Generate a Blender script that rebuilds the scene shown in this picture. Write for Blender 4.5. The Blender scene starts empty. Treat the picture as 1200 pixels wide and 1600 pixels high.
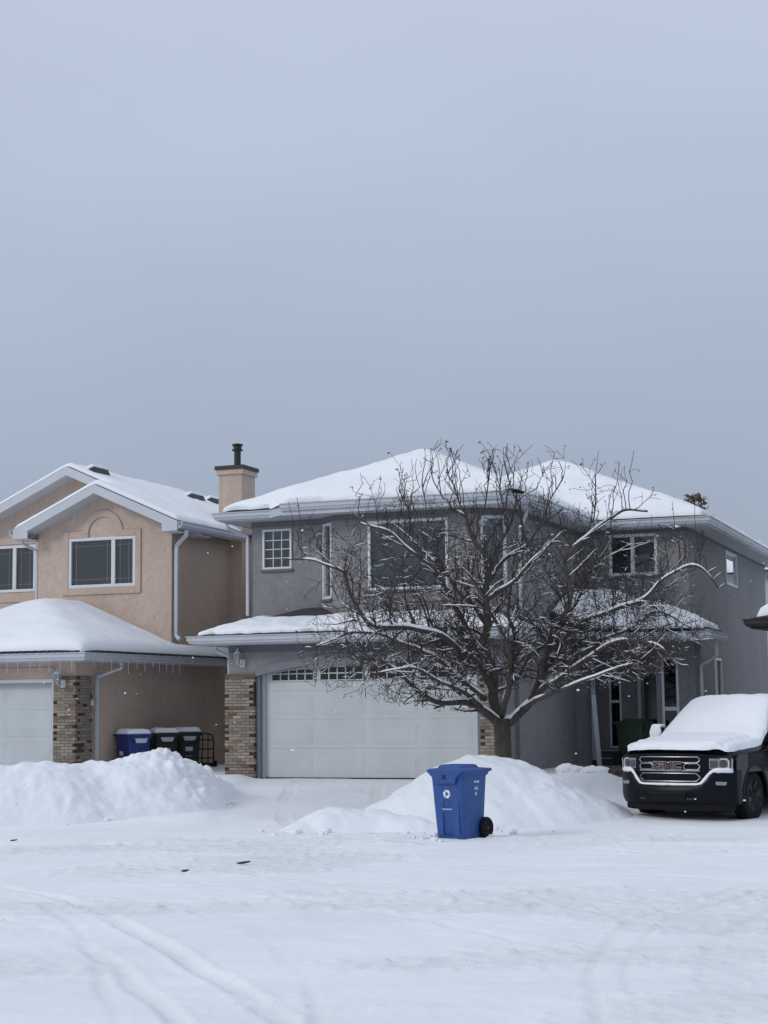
import bpy, bmesh, math, random
import numpy as np
from mathutils import Vector, Matrix, noise

# ------------------------------------------------------------------ camera, sky, sun, exposure
S = bpy.context.scene
COL = S.collection
rad = math.radians
CAM_F, CAM_H, ROLL, CAM_Z = 2600.0, 1103.0, 0.0116, 1.9
PITCH = math.atan((CAM_H - 800) / CAM_F)
fw = Vector((0, math.cos(PITCH), math.sin(PITCH)))
up0 = Vector((0, -math.sin(PITCH), math.cos(PITCH)))
rt0 = Vector((1, 0, 0))
rt = rt0 * math.cos(ROLL) - up0 * math.sin(ROLL)
up = rt0 * math.sin(ROLL) + up0 * math.cos(ROLL)
cd = bpy.data.cameras.new('camera')
cd.sensor_fit = 'VERTICAL'
cd.sensor_height = 24.0
cd.lens = CAM_F / 1600 * 24.0
cd.clip_start = 0.1
cd.clip_end = 3000
cam = bpy.data.objects.new('camera', cd)
COL.objects.link(cam)
cam.matrix_world = Matrix(((rt.x, up.x, -fw.x, 0), (rt.y, up.y, -fw.y, 0), (rt.z, up.z, -fw.z, CAM_Z), (0, 0, 0, 1)))
S.camera = cam

SUN_EL, SUN_AZ = 28.0, -122.0      # azimuth from +Y, clockwise: behind the camera, to the left
S.view_settings.view_transform = 'Standard'
S.view_settings.look = 'None'
S.view_settings.exposure = 0.0
S.view_settings.gamma = 1.0
W = bpy.data.worlds.new('World')
S.world = W
W.use_nodes = True
nt = W.node_tree
nt.nodes.clear()
N = nt.nodes.new
out = N('ShaderNodeOutputWorld')
bg = N('ShaderNodeBackground')
bg.inputs['Strength'].default_value = 0.1
sky = N('ShaderNodeTexSky')
sky.sky_type = 'NISHITA'
sky.sun_disc = False
sky.sun_elevation = rad(SUN_EL)
sky.sun_rotation = rad(SUN_AZ)
tc = N('ShaderNodeTexCoord')
sep = N('ShaderNodeSeparateXYZ')
nt.links.new(tc.outputs['Generated'], sep.inputs[0])
rmp = N('ShaderNodeValToRGB')          # overcast layer, by elevation
rmp.color_ramp.elements[0].position = 0.0
rmp.color_ramp.elements[0].color = (.330, .388, .490, 1)
rmp.color_ramp.elements[1].position = 1.0
rmp.color_ramp.elements[1].color = (.74, .785, .88, 1)
e = rmp.color_ramp.elements.new(0.13); e.color = (.368, .430, .545, 1)
e = rmp.color_ramp.elements.new(0.40); e.color = (.53, .598, .735, 1)
nt.links.new(sep.outputs['Z'], rmp.inputs[0])
mp = N('ShaderNodeMapping')
mp.inputs['Scale'].default_value = (1.3, 1.3, 2.6)
nt.links.new(tc.outputs['Generated'], mp.inputs[0])
nz = N('ShaderNodeTexNoise')
nz.inputs['Scale'].default_value = 1.7
nz.inputs['Detail'].default_value = 5
nz.inputs['Roughness'].default_value = .48
nt.links.new(mp.outputs[0], nz.inputs['Vector'])
mr = N('ShaderNodeMapRange')
mr.inputs['From Min'].default_value = .3
mr.inputs['From Max'].default_value = .7
mr.inputs['To Min'].default_value = 9.4
mr.inputs['To Max'].default_value = 10.8
nt.links.new(nz.outputs['Fac'], mr.inputs['Value'])
vm = N('ShaderNodeVectorMath'); vm.operation = 'SCALE'
nt.links.new(rmp.outputs['Color'], vm.inputs[0])
nt.links.new(mr.outputs[0], vm.inputs['Scale'])
mx = N('ShaderNodeMix'); mx.data_type = 'RGBA'
mx.inputs['Factor'].default_value = .94
nt.links.new(sky.outputs[0], mx.inputs['A'])
nt.links.new(vm.outputs[0], mx.inputs['B'])
nt.links.new(mx.outputs['Result'], bg.inputs['Color'])
nt.links.new(bg.outputs[0], out.inputs[0])

sd = bpy.data.lights.new('sun', 'SUN')
sd.energy = 1.0
sd.angle = rad(16)
sd.color = (1, .97, .93)
sun = bpy.data.objects.new('sun', sd)
COL.objects.link(sun)
_a = rad(SUN_AZ)
_d = Vector((math.sin(_a) * math.cos(rad(SUN_EL)), math.cos(_a) * math.cos(rad(SUN_EL)), math.sin(rad(SUN_EL))))
sun.rotation_euler = _d.to_track_quat('Z', 'Y').to_euler()
sun.location = _d * 60

# ------------------------------------------------------------------ materials
def new_mat(name):
    m = bpy.data.materials.new(name)
    m.use_nodes = True
    t = m.node_tree
    return m, t, t.nodes['Principled BSDF']

def setin(b, k, v):
    if k in b.inputs:
        b.inputs[k].default_value = v

def mat(name, col, rough=.6, var=.06, vscale=5, big=.0, bump=0, bscale=60, bdist=.01, metal=0, spec=.5, coat=0, attr=None, stretch=None, streak=0):
    m, t, b = new_mat(name)
    L = t.links.new
    setin(b, 'Roughness', rough); setin(b, 'Metallic', metal); setin(b, 'Specular IOR Level', spec)
    if coat:
        setin(b, 'Coat Weight', coat); setin(b, 'Coat Roughness', .06)
    tc = t.nodes.new('ShaderNodeTexCoord')
    vec = tc.outputs['Object']
    if stretch:
        mpn = t.nodes.new('ShaderNodeMapping'); mpn.inputs['Scale'].default_value = stretch
        L(vec, mpn.inputs[0]); vec = mpn.outputs[0]
    n1 = t.nodes.new('ShaderNodeTexNoise'); n1.inputs['Scale'].default_value = vscale; n1.inputs['Detail'].default_value = 6
    L(vec, n1.inputs['Vector'])
    r1 = t.nodes.new('ShaderNodeMapRange'); r1.inputs['From Min'].default_value = .3; r1.inputs['From Max'].default_value = .7
    r1.inputs['To Min'].default_value = 1 - var; r1.inputs['To Max'].default_value = 1 + var
    L(n1.outputs['Fac'], r1.inputs['Value'])
    fac = r1.outputs[0]
    if big:
        n2 = t.nodes.new('ShaderNodeTexNoise'); n2.inputs['Scale'].default_value = .7; n2.inputs['Detail'].default_value = 4
        L(vec, n2.inputs['Vector'])
        r2 = t.nodes.new('ShaderNodeMapRange'); r2.inputs['From Min'].default_value = .3; r2.inputs['From Max'].default_value = .7
        r2.inputs['To Min'].default_value = 1 - big; r2.inputs['To Max'].default_value = 1 + big
        L(n2.outputs['Fac'], r2.inputs['Value'])
        mu = t.nodes.new('ShaderNodeMath'); mu.operation = 'MULTIPLY'
        L(fac, mu.inputs[0]); L(r2.outputs[0], mu.inputs[1]); fac = mu.outputs[0]
    if streak:
        mq = t.nodes.new('ShaderNodeMapping'); mq.inputs['Scale'].default_value = (1.1, 1.1, .14)
        L(tc.outputs['Object'], mq.inputs[0])
        n4 = t.nodes.new('ShaderNodeTexNoise'); n4.inputs['Scale'].default_value = 2.2; n4.inputs['Detail'].default_value = 6; n4.inputs['Roughness'].default_value = .65
        L(mq.outputs[0], n4.inputs['Vector'])
        r4 = t.nodes.new('ShaderNodeMapRange'); r4.inputs['From Min'].default_value = .35; r4.inputs['From Max'].default_value = .65
        r4.inputs['To Min'].default_value = 1 - streak; r4.inputs['To Max'].default_value = 1 + streak * .4
        L(n4.outputs['Fac'], r4.inputs['Value'])
        m4 = t.nodes.new('ShaderNodeMath'); m4.operation = 'MULTIPLY'
        L(fac, m4.inputs[0]); L(r4.outputs[0], m4.inputs[1]); fac = m4.outputs[0]
    sc = t.nodes.new('ShaderNodeVectorMath'); sc.operation = 'SCALE'
    if attr:
        at = t.nodes.new('ShaderNodeAttribute'); at.attribute_name = attr
        L(at.outputs['Color'], sc.inputs[0])
    else:
        sc.inputs[0].default_value = col[:3]
    L(fac, sc.inputs['Scale'])
    L(sc.outputs[0], b.inputs['Base Color'])
    if bump:
        n3 = t.nodes.new('ShaderNodeTexNoise'); n3.inputs['Scale'].default_value = bscale; n3.inputs['Detail'].default_value = 5
        L(vec, n3.inputs['Vector'])
        bp = t.nodes.new('ShaderNodeBump'); bp.inputs['Strength'].default_value = bump; bp.inputs['Distance'].default_value = bdist
        L(n3.outputs['Fac'], bp.inputs['Height']); L(bp.outputs[0], b.inputs['Normal'])
    return m

def glass_mat(name, tint=(.62, .66, .68), refl=1.0):
    m = bpy.data.materials.new(name); m.use_nodes = True
    t = m.node_tree; t.nodes.clear(); L = t.links.new
    o = t.nodes.new('ShaderNodeOutputMaterial')
    tr = t.nodes.new('ShaderNodeBsdfTransparent'); tr.inputs[0].default_value = (*tint, 1)
    gl = t.nodes.new('ShaderNodeBsdfGlossy'); gl.inputs['Roughness'].default_value = .015
    gl.inputs['Color'].default_value = (.9, .93, .95, 1)
    fr = t.nodes.new('ShaderNodeFresnel'); fr.inputs['IOR'].default_value = 1.5
    mu = t.nodes.new('ShaderNodeMath'); mu.operation = 'MULTIPLY'; mu.inputs[1].default_value = refl; mu.use_clamp = True
    tcn = t.nodes.new('ShaderNodeTexCoord')
    nz = t.nodes.new('ShaderNodeTexNoise'); nz.inputs['Scale'].default_value = 1.1; nz.inputs['Detail'].default_value = 1
    bp = t.nodes.new('ShaderNodeBump'); bp.inputs['Strength'].default_value = .12; bp.inputs['Distance'].default_value = .02
    L(tcn.outputs['Object'], nz.inputs['Vector']); L(nz.outputs['Fac'], bp.inputs['Height']); L(bp.outputs[0], gl.inputs['Normal'])
    mix = t.nodes.new('ShaderNodeMixShader')
    L(fr.outputs[0], mu.inputs[0]); L(mu.outputs[0], mix.inputs[0]); L(tr.outputs[0], mix.inputs[1]); L(gl.outputs[0], mix.inputs[2])
    L(mix.outputs[0], o.inputs[0])
    return m

def snow_mat(name, col, b1=.35, d1=.03, s1=6, b2=.45, d2=.010, s2=38, track=False):
    m, t, b = new_mat(name); L = t.links.new
    setin(b, 'Roughness', .75); setin(b, 'Specular IOR Level', .25)
    tc = t.nodes.new('ShaderNodeTexCoord')
    n0 = t.nodes.new('ShaderNodeTexNoise'); n0.inputs['Scale'].default_value = .55; n0.inputs['Detail'].default_value = 8; n0.inputs['Roughness'].default_value = .62
    L(tc.outputs['Object'], n0.inputs['Vector'])
    r0 = t.nodes.new('ShaderNodeMapRange'); r0.inputs['From Min'].default_value = .3; r0.inputs['From Max'].default_value = .7
    r0.inputs['To Min'].default_value = .93; r0.inputs['To Max'].default_value = 1.03
    L(n0.outputs['Fac'], r0.inputs['Value'])
    sc = t.nodes.new('ShaderNodeVectorMath'); sc.operation = 'SCALE'; sc.inputs[0].default_value = col
    if track:      # trodden, slightly dirty snow where the colour attribute says so
        at = t.nodes.new('ShaderNodeAttribute'); at.attribute_name = 'wear'
        mx = t.nodes.new('ShaderNodeMix'); mx.data_type = 'RGBA'
        mx.inputs['A'].default_value = (*col, 1); mx.inputs['B'].default_value = (.60, .62, .64, 1)
        L(at.outputs['Fac'], mx.inputs['Factor']); L(mx.outputs['Result'], sc.inputs[0])
    L(r0.outputs[0], sc.inputs['Scale']); L(sc.outputs[0], b.inputs['Base Color'])
    n1 = t.nodes.new('ShaderNodeTexNoise'); n1.inputs['Scale'].default_value = s1; n1.inputs['Detail'].default_value = 7; n1.inputs['Roughness'].default_value = .6
    n2 = t.nodes.new('ShaderNodeTexNoise'); n2.inputs['Scale'].default_value = s2; n2.inputs['Detail'].default_value = 4
    L(tc.outputs['Object'], n1.inputs['Vector']); L(tc.outputs['Object'], n2.inputs['Vector'])
    p1 = t.nodes.new('ShaderNodeBump'); p1.inputs['Strength'].default_value = b1; p1.inputs['Distance'].default_value = d1
    p2 = t.nodes.new('ShaderNodeBump'); p2.inputs['Strength'].default_value = b2; p2.inputs['Distance'].default_value = d2
    L(n1.outputs['Fac'], p1.inputs['Height']); L(n2.outputs['Fac'], p2.inputs['Height'])
    L(p1.outputs[0], p2.inputs['Normal']); L(p2.outputs[0], b.inputs['Normal'])
    return m

SNOWC = (.85, .875, .91)
M = dict(
    snow=snow_mat('snow', SNOWC, track=True),
    bank=snow_mat('bank_snow', (.83, .86, .90), b1=.5, d1=.05, s1=5),
    roofsnow=snow_mat('roof_snow', SNOWC, b1=.3, d1=.04, s1=2.5, b2=.2),
    grey=mat('grey_stucco', (.238, .234, .240), .95, .10, 9, .07, .5, 70, .012, streak=.07),
    archgrey=mat('arch_board', (.185, .192, .212), .8, .06, 6, .04, .15, 40, .004),
    greydark=mat('grey_board', (.130, .130, .140), .85, .06, 6, .04, .15, 40, .004),
    peach=mat('peach_stucco', (.515, .405, .335), .95, .09, 9, .07, .5, 70, .012, streak=.06),
    peachtrim=mat('peach_trim', (.49, .385, .318), .95, .08, 9, .05, .4, 70, .01),
    trim=mat('white_metal', (.50, .525, .56), .5, .04, 3, .03, .05, 20, .002),
    gutter=mat('gutter_metal', (.46, .485, .525), .45, .05, 3, .05),
    soffit=mat('soffit', (.42, .435, .46), .7, .04, 3),
    door=mat('garage_door_white', (.505, .54, .55), .55, .03, 2, .04, .15, 120, .002, streak=.05),
    jamb=mat('grey_jamb', (.17, .185, .20), .7, .04, 4),
    frame=mat('window_vinyl', (.62, .64, .67), .4, .03, 3),
    shingle=mat('shingle', (.045, .048, .055), .95, .3, 25, .1, .6, 40, .01),
    glass=glass_mat('window_glass', refl=2.6),
    darkglass=glass_mat('dark_glass', (.30, .33, .34)),
    blind=mat('blind', (.17, .18, .185), .9, .12, 3, 0, .4, 1.0, .02, stretch=(14, 14, .3)),
    curtain=mat('curtain', (.10, .12, .15), .9, .15, 3, 0, .6, 1.2, .03, stretch=(10, 10, .25)),
    pale_blind=mat('pale_blind', (.42, .45, .47), .8, .25, 4, .2),
    valance=mat('valance', (.27, .30, .31), .8, .06, 3),
    blindbar=mat('muntin_grey', (.22, .215, .20), .6, .05, 4),
    room=mat('dark_room', (.02, .02, .022), 1, 0, 3),
    brick=mat('brick', (1, 1, 1), .92, .13, 30, .05, .5, 120, .006, attr='col'),
    mortar=mat('mortar', (.13, .11, .09), 1, .1, 20, 0, .4, 90, .006),
    black=mat('black_metal', (.012, .012, .013), .5, .1, 6),
    rubber=mat('rubber', (.010, .010, .011), .9, .1, 12, 0, .3, 80, .004, spec=.2),
    bark=mat('bark', (.070, .057, .050), .95, .35, 14, .15, 1.0, 30, .02, stretch=(1, 1, .35)),
    twig=mat('twig_bark', (.040, .031, .029), .9, .25, 20),
    berry=mat('crabapple', (.035, .014, .012), .6, .3, 10),
    blue=mat('cart_blue', (.019, .072, .26), .5, .12, 11, .10, .12, 70, .003),
    navy=mat('cart_dark_blue', (.010, .030, .17), .5, .06, 4, .05),
    cartblack=mat('cart_black', (.012, .014, .014), .55, .1, 5),
    cartgreen=mat('cart_green', (.010, .030, .014), .55, .1, 5, .05),
    white=mat('white_mark', (.72, .75, .78), .6, .03, 4),
    hazard=mat('label_white', (.50, .53, .57), .6, .1, 30),
    paint=mat('truck_paint', (.003, .003, .004), .12, .05, 4, spec=.35, coat=.0),
    plastic=mat('bumper_plastic', (.004, .005, .008), .38, .12, 9, .08, spec=.16),
    chrome=mat('chrome', (.42, .43, .45), .25, .03, 4, metal=1),
    red=mat('emblem_red', (.075, .030, .026), .4, .06, 6),
    lens=mat('lamp_lens', (.21, .23, .26), .12, .05, 5, coat=.6),
    lensdark=mat('lamp_inner', (.05, .055, .06), .15, .05, 5, coat=.6),
    rim=mat('wheel_rim', (.045, .046, .05), .3, .06, 5, metal=.8),
    rock=mat('rock', (.085, .065, .055), .95, .35, 6, .2, .9, 14, .04),
    wood=mat('grey_plank', (.50, .53, .58), .7, .06, 5),
    step=mat('step_wood', (.07, .072, .074), .9, .12, 8),
    nosing=mat('step_nosing', (.34, .37, .38), .8, .06, 6),
    concrete=mat('concrete', (.26, .26, .27), .95, .1, 8, 0, .3, 60, .006),
    needles=mat('needles', (.035, .045, .030), .9, .3, 3, .1),
    cone=mat('spruce_cone', (.17, .105, .06), .9, .25, 9),
    farwall=mat('far_siding', (.55, .58, .62), .8, .04, 3),
    brown=mat('neighbour_brown', (.05, .045, .045), .9, .08, 5),
    leaf=mat('dead_leaf', (.035, .03, .027), .9, .2, 9),
    lampglass=mat('lamp_glass', (.20, .22, .23), .25, .05, 6),
)

# ------------------------------------------------------------------ mesh helpers
class Fr:                      # a local frame: s along, d outwards, t up
    def __init__(s, o, a, n, t=(0, 0, 1)):
        s.o, s.a, s.n, s.t = Vector(o), Vector(a).normalized(), Vector(n).normalized(), Vector(t).normalized()
    def __call__(s, a, d, t):
        return s.o + s.a * a + s.n * d + s.t * t

IDF = Fr((0, 0, 0), (1, 0, 0), (0, 1, 0))

class MB:
    def __init__(s):
        s.v, s.f, s.m, s.c = [], [], [], []
        s.mi, s.col = 0, None
    def add(s, vs, fs):
        k = len(s.v)
        s.v += [tuple(v) for v in vs]
        for f in fs:
            s.f.append(tuple(i + k for i in f)); s.m.append(s.mi); s.c.append(s.col)
    def quad(s, *p):
        s.add(p, [tuple(range(len(p)))])
    def box(s, x0, x1, y0, y1, z0, z1, fr=IDF):
        vs = [fr(x, y, z) for z in (z0, z1) for y in (y0, y1) for x in (x0, x1)]
        s.add(vs, [(0, 2, 3, 1), (4, 5, 7, 6), (0, 1, 5, 4), (2, 6, 7, 3), (0, 4, 6, 2), (1, 3, 7, 5)])
    def prism(s, pts, d0, d1, fr):            # pts: (s,t) outline, extruded in d
        n = len(pts)
        vs = [fr(p[0], d0, p[1]) for p in pts] + [fr(p[0], d1, p[1]) for p in pts]
        fs = [tuple(range(n)), tuple(range(2 * n - 1, n - 1, -1))]
        fs += [(i, i + n, (i + 1) % n + n, (i + 1) % n) for i in range(n)]
        s.add(vs, fs)
    def loft(s, rings, closed=True, cap0=True, cap1=True):
        n = len(rings[0]); vs = [p for r in rings for p in r]; fs = []
        for i in range(len(rings) - 1):
            for j in range(n if closed else n - 1):
                a, b = i * n + j, i * n + (j + 1) % n
                fs.append((a, b, b + n, a + n))
        if cap0: fs.append(tuple(range(n - 1, -1, -1)))
        if cap1: fs.append(tuple((len(rings) - 1) * n + j for j in range(n)))
        s.add(vs, fs)
    def tube(s, pts, rs, n=6, cap=True):
        pts = [Vector(p) for p in pts]
        if not hasattr(rs, '__len__'): rs = [rs] * len(pts)
        d = (pts[1] - pts[0]).normalized()
        ref = Vector((0, 0, 1)) if abs(d.z) < .9 else Vector((1, 0, 0))
        u = d.cross(ref).normalized(); rings = []
        for i, p in enumerate(pts):
            t = (pts[min(i + 1, len(pts) - 1)] - pts[max(i - 1, 0)])
            if t.length < 1e-9: t = d
            t = t.normalized()
            u = (u - t * u.dot(t))
            if u.length < 1e-6: u = t.orthogonal()
            u.normalize(); w = t.cross(u)
            rings.append([p + (u * math.cos(6.28318 * k / n) + w * math.sin(6.28318 * k / n)) * rs[i] for k in range(n)])
        s.loft(rings, True, cap, cap)
    def lathe(s, prof, fr, n=20):               # prof: (radius, along d)
        rings = [[fr(r * math.cos(6.28318 * k / n), d, r * math.sin(6.28318 * k / n)) for k in range(n)] for r, d in prof]
        s.loft(rings, True, True, True)
    def ball(s, c, r, n=6, sz=1):
        rings = []
        for i in range(1, n // 2 + 1):
            a = math.pi * i / (n // 2 + 1)
            rings.append([Vector((c[0] + r * math.sin(a) * math.cos(6.28318 * k / n), c[1] + r * math.sin(a) * math.sin(6.28318 * k / n), c[2] - sz * r * math.cos(a))) for k in range(n)])
        s.loft(rings)
    def build(s, name, mats, parent=None, org=(0, 0, 0), smooth=False, bevel=0, loc=None, angle=None):
        me = bpy.data.meshes.new(name)
        ox = Vector(org)
        me.from_pydata([tuple(Vector(v) - ox) for v in s.v] if any(org) else s.v, [], s.f)
        if not isinstance(mats, (list, tuple)): mats = [mats]
        for m in mats: me.materials.append(m)
        me.polygons.foreach_set('material_index', s.m)
        if any(c is not None for c in s.c):
            a = me.color_attributes.new('col', 'FLOAT_COLOR', 'CORNER')
            arr = []
            for p, c in zip(me.polygons, s.c):
                arr += list((*(c or (.3, .3, .3)), 1)) * p.loop_total
            a.data.foreach_set('color', arr)
        me.validate()
        bm = bmesh.new(); bm.from_mesh(me)
        bmesh.ops.recalc_face_normals(bm, faces=bm.faces)
        bm.to_mesh(me); bm.free()
        if smooth:
            me.polygons.foreach_set('use_smooth', [True] * len(me.polygons))
            if angle: me.set_sharp_from_angle(angle=rad(angle))
        o = bpy.data.objects.new(name, me)
        COL.objects.link(o)
        if parent: o.parent = parent
        if loc: o.location = loc
        if bevel:
            b = o.modifiers.new('bevel', 'BEVEL'); b.width = bevel; b.segments = 2; b.limit_method = 'ANGLE'; b.angle_limit = rad(40)
        return o

def tag(o, label, cat, group=None, kind=None):
    o['label'] = label
    if cat: o['category'] = cat
    if group: o['group'] = group
    if kind: o['kind'] = kind
    return o

def empty(name, loc, rz=0):
    o = bpy.data.objects.new(name, None); COL.objects.link(o)
    o.empty_display_size = .3
    o.location = loc; o.rotation_euler = (0, 0, rz)
    return o

def children(o): return [c for c in bpy.data.objects if c.parent == o]
def copy_tree(o, parent=None):
    c = o.copy(); COL.objects.link(c); c.parent = parent
    for ch in children(o): copy_tree(ch, c)
    return c

def sstep(a, b, x):
    t = min(max((x - a) / (b - a), 0), 1)
    return t * t * (3 - 2 * t)
def fbm(x, y, z=0, o=4): return noise.fractal(Vector((x, y, z)), 1.0, 2.0, o)

def pip(p, poly):
    x, y = p; c = False; n = len(poly)
    for i in range(n):
        x1, y1 = poly[i]; x2, y2 = poly[(i + 1) % n]
        if (y1 > y) != (y2 > y) and x < (x2 - x1) * (y - y1) / (y2 - y1) + x1: c = not c
    return c
def near(p, poly):              # closest point on the outline
    best = (1e9, None); n = len(poly)
    for i in range(n):
        a = Vector(poly[i]); b = Vector(poly[(i + 1) % n]); ab = b - a
        t = min(max((Vector(p) - a).dot(ab) / ab.length_squared, 0), 1)
        q = a + ab * t; d = (Vector(p) - q).length
        if d < best[0]: best = (d, (q.x, q.y))
    return best

def sheet(poly, hfun, thick, res=.1, er=.18, namp=.03, nscale=.7, seed=0, ragged=.0, under=.015, edge=.03):
    """A cover lying on hfun inside the plan outline poly, rounded at its edges."""
    xs = [p[0] for p in poly]; ys = [p[1] for p in poly]
    x0, y0 = min(xs), min(ys); nx = int((max(xs) - x0) / res) + 1; ny = int((max(ys) - y0) / res) + 1
    cells = [(i, j) for j in range(ny) for i in range(nx) if pip((x0 + (i + .5) * res, y0 + (j + .5) * res), poly)]
    idx = {}; mb = MB(); count = {}
    for i, j in cells:
        for a in ((i, j), (i + 1, j), (i + 1, j + 1), (i, j + 1)): count[a] = count.get(a, 0) + 1
    pos = {}
    for a, c in count.items():
        p = (x0 + a[0] * res, y0 + a[1] * res)
        d, q = near(p, poly)
        if c < 4:
            if d < res * 1.2: p = q
            d = 0
        if ragged and d < .001:
            k = ragged * (0.5 + fbm(p[0] * 2.1, p[1] * 2.1, seed + 9, 3))
            cx = sum(xs) / len(xs); cy = sum(ys) / len(ys)
            v = Vector((cx - p[0], cy - p[1])); v.normalize()
            if k > 0: p = (p[0] + v.x * k, p[1] + v.y * k)
        t = min(d / er, 1)
        th = edge + (thick - edge) * math.sqrt(max(0, 1 - (1 - t) ** 2))
        th += namp * fbm(p[0] * nscale, p[1] * nscale, seed) * t + namp * .5 * fbm(p[0] * nscale * 4, p[1] * nscale * 4, seed + 5) * t
        if th < .012: th = .012
        pos[a] = (p[0], p[1], hfun(*p) + under + th)
    vs = []; fs = []
    for a, p in pos.items():
        idx[a] = len(vs); vs.append(p)
    ed = {}
    for i, j in cells:
        q = [(i, j), (i + 1, j), (i + 1, j + 1), (i, j + 1)]
        fs.append(tuple(idx[k] for k in q))
        for k in range(4):
            e_ = (idx[q[k]], idx[q[(k + 1) % 4]])
            if (e_[1], e_[0]) in ed: del ed[(e_[1], e_[0])]
            else: ed[e_] = 1
    low = {}
    for a, b in list(ed):
        for k in (a, b):
            if k not in low:
                low[k] = len(vs); vs.append((vs[k][0], vs[k][1], hfun(vs[k][0], vs[k][1]) + .002))
        fs.append((b, a, low[a], low[b]))
    mb.add(vs, fs)
    return mb

def sweep(mb, path, prof, closed=False):
    """prof: (outward, z) points swept along a plan path (x,y,z), outwards = right of travel."""
    P = [Vector((p[0], p[1])) for p in path]; n = len(P); rings = []
    for i in range(n):
        a = P[i] - P[i - 1] if (i > 0 or closed) else P[i + 1] - P[i]
        b = P[(i + 1) % n] - P[i] if (i < n - 1 or closed) else P[i] - P[i - 1]
        a.normalize(); b.normalize()
        na, nb = Vector((a.y, -a.x)), Vector((b.y, -b.x))
        m = na + nb; m = m / max(m.length_squared / 2, .3)
        rings.append([Vector((P[i].x + m.x * o, P[i].y + m.y * o, path[i][2] + z)) for o, z in prof])
    if closed: rings.append(rings[0])
    mb.loft(rings, True, not closed, not closed)

GUT = [(0, 0), (.025, 0), (.025, .035), (.085, .035), (.10, .075), (.125, .09), (.125, .17), (.15, .175), (.15, .195), (.105, .195), (.10, .11), (.03, .06), (.03, .20), (0, .20)]

def wall(mb, fr, s0, s1, t0, t1, holes=(), reveal=.12):
    S_ = sorted({s0, s1, *[h[0] for h in holes], *[h[1] for h in holes]})
    T_ = sorted({t0, t1, *[h[2] for h in holes], *[h[3] for h in holes]})
    for i in range(len(S_) - 1):
        for j in range(len(T_) - 1):
            cs, ct = (S_[i] + S_[i + 1]) / 2, (T_[j] + T_[j + 1]) / 2
            if any(h[0] < cs < h[1] and h[2] < ct < h[3] for h in holes): continue
            mb.quad(fr(S_[i], 0, T_[j]), fr(S_[i + 1], 0, T_[j]), fr(S_[i + 1], 0, T_[j + 1]), fr(S_[i], 0, T_[j + 1]))
    for a, b, c, d in holes:
        for p, q in (((a, c), (b, c)), ((b, c), (b, d)), ((b, d), (a, d)), ((a, d), (a, c))):
            mb.quad(fr(p[0], 0, p[1]), fr(q[0], 0, q[1]), fr(q[0], -reveal, q[1]), fr(p[0], -reveal, p[1]))

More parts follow.
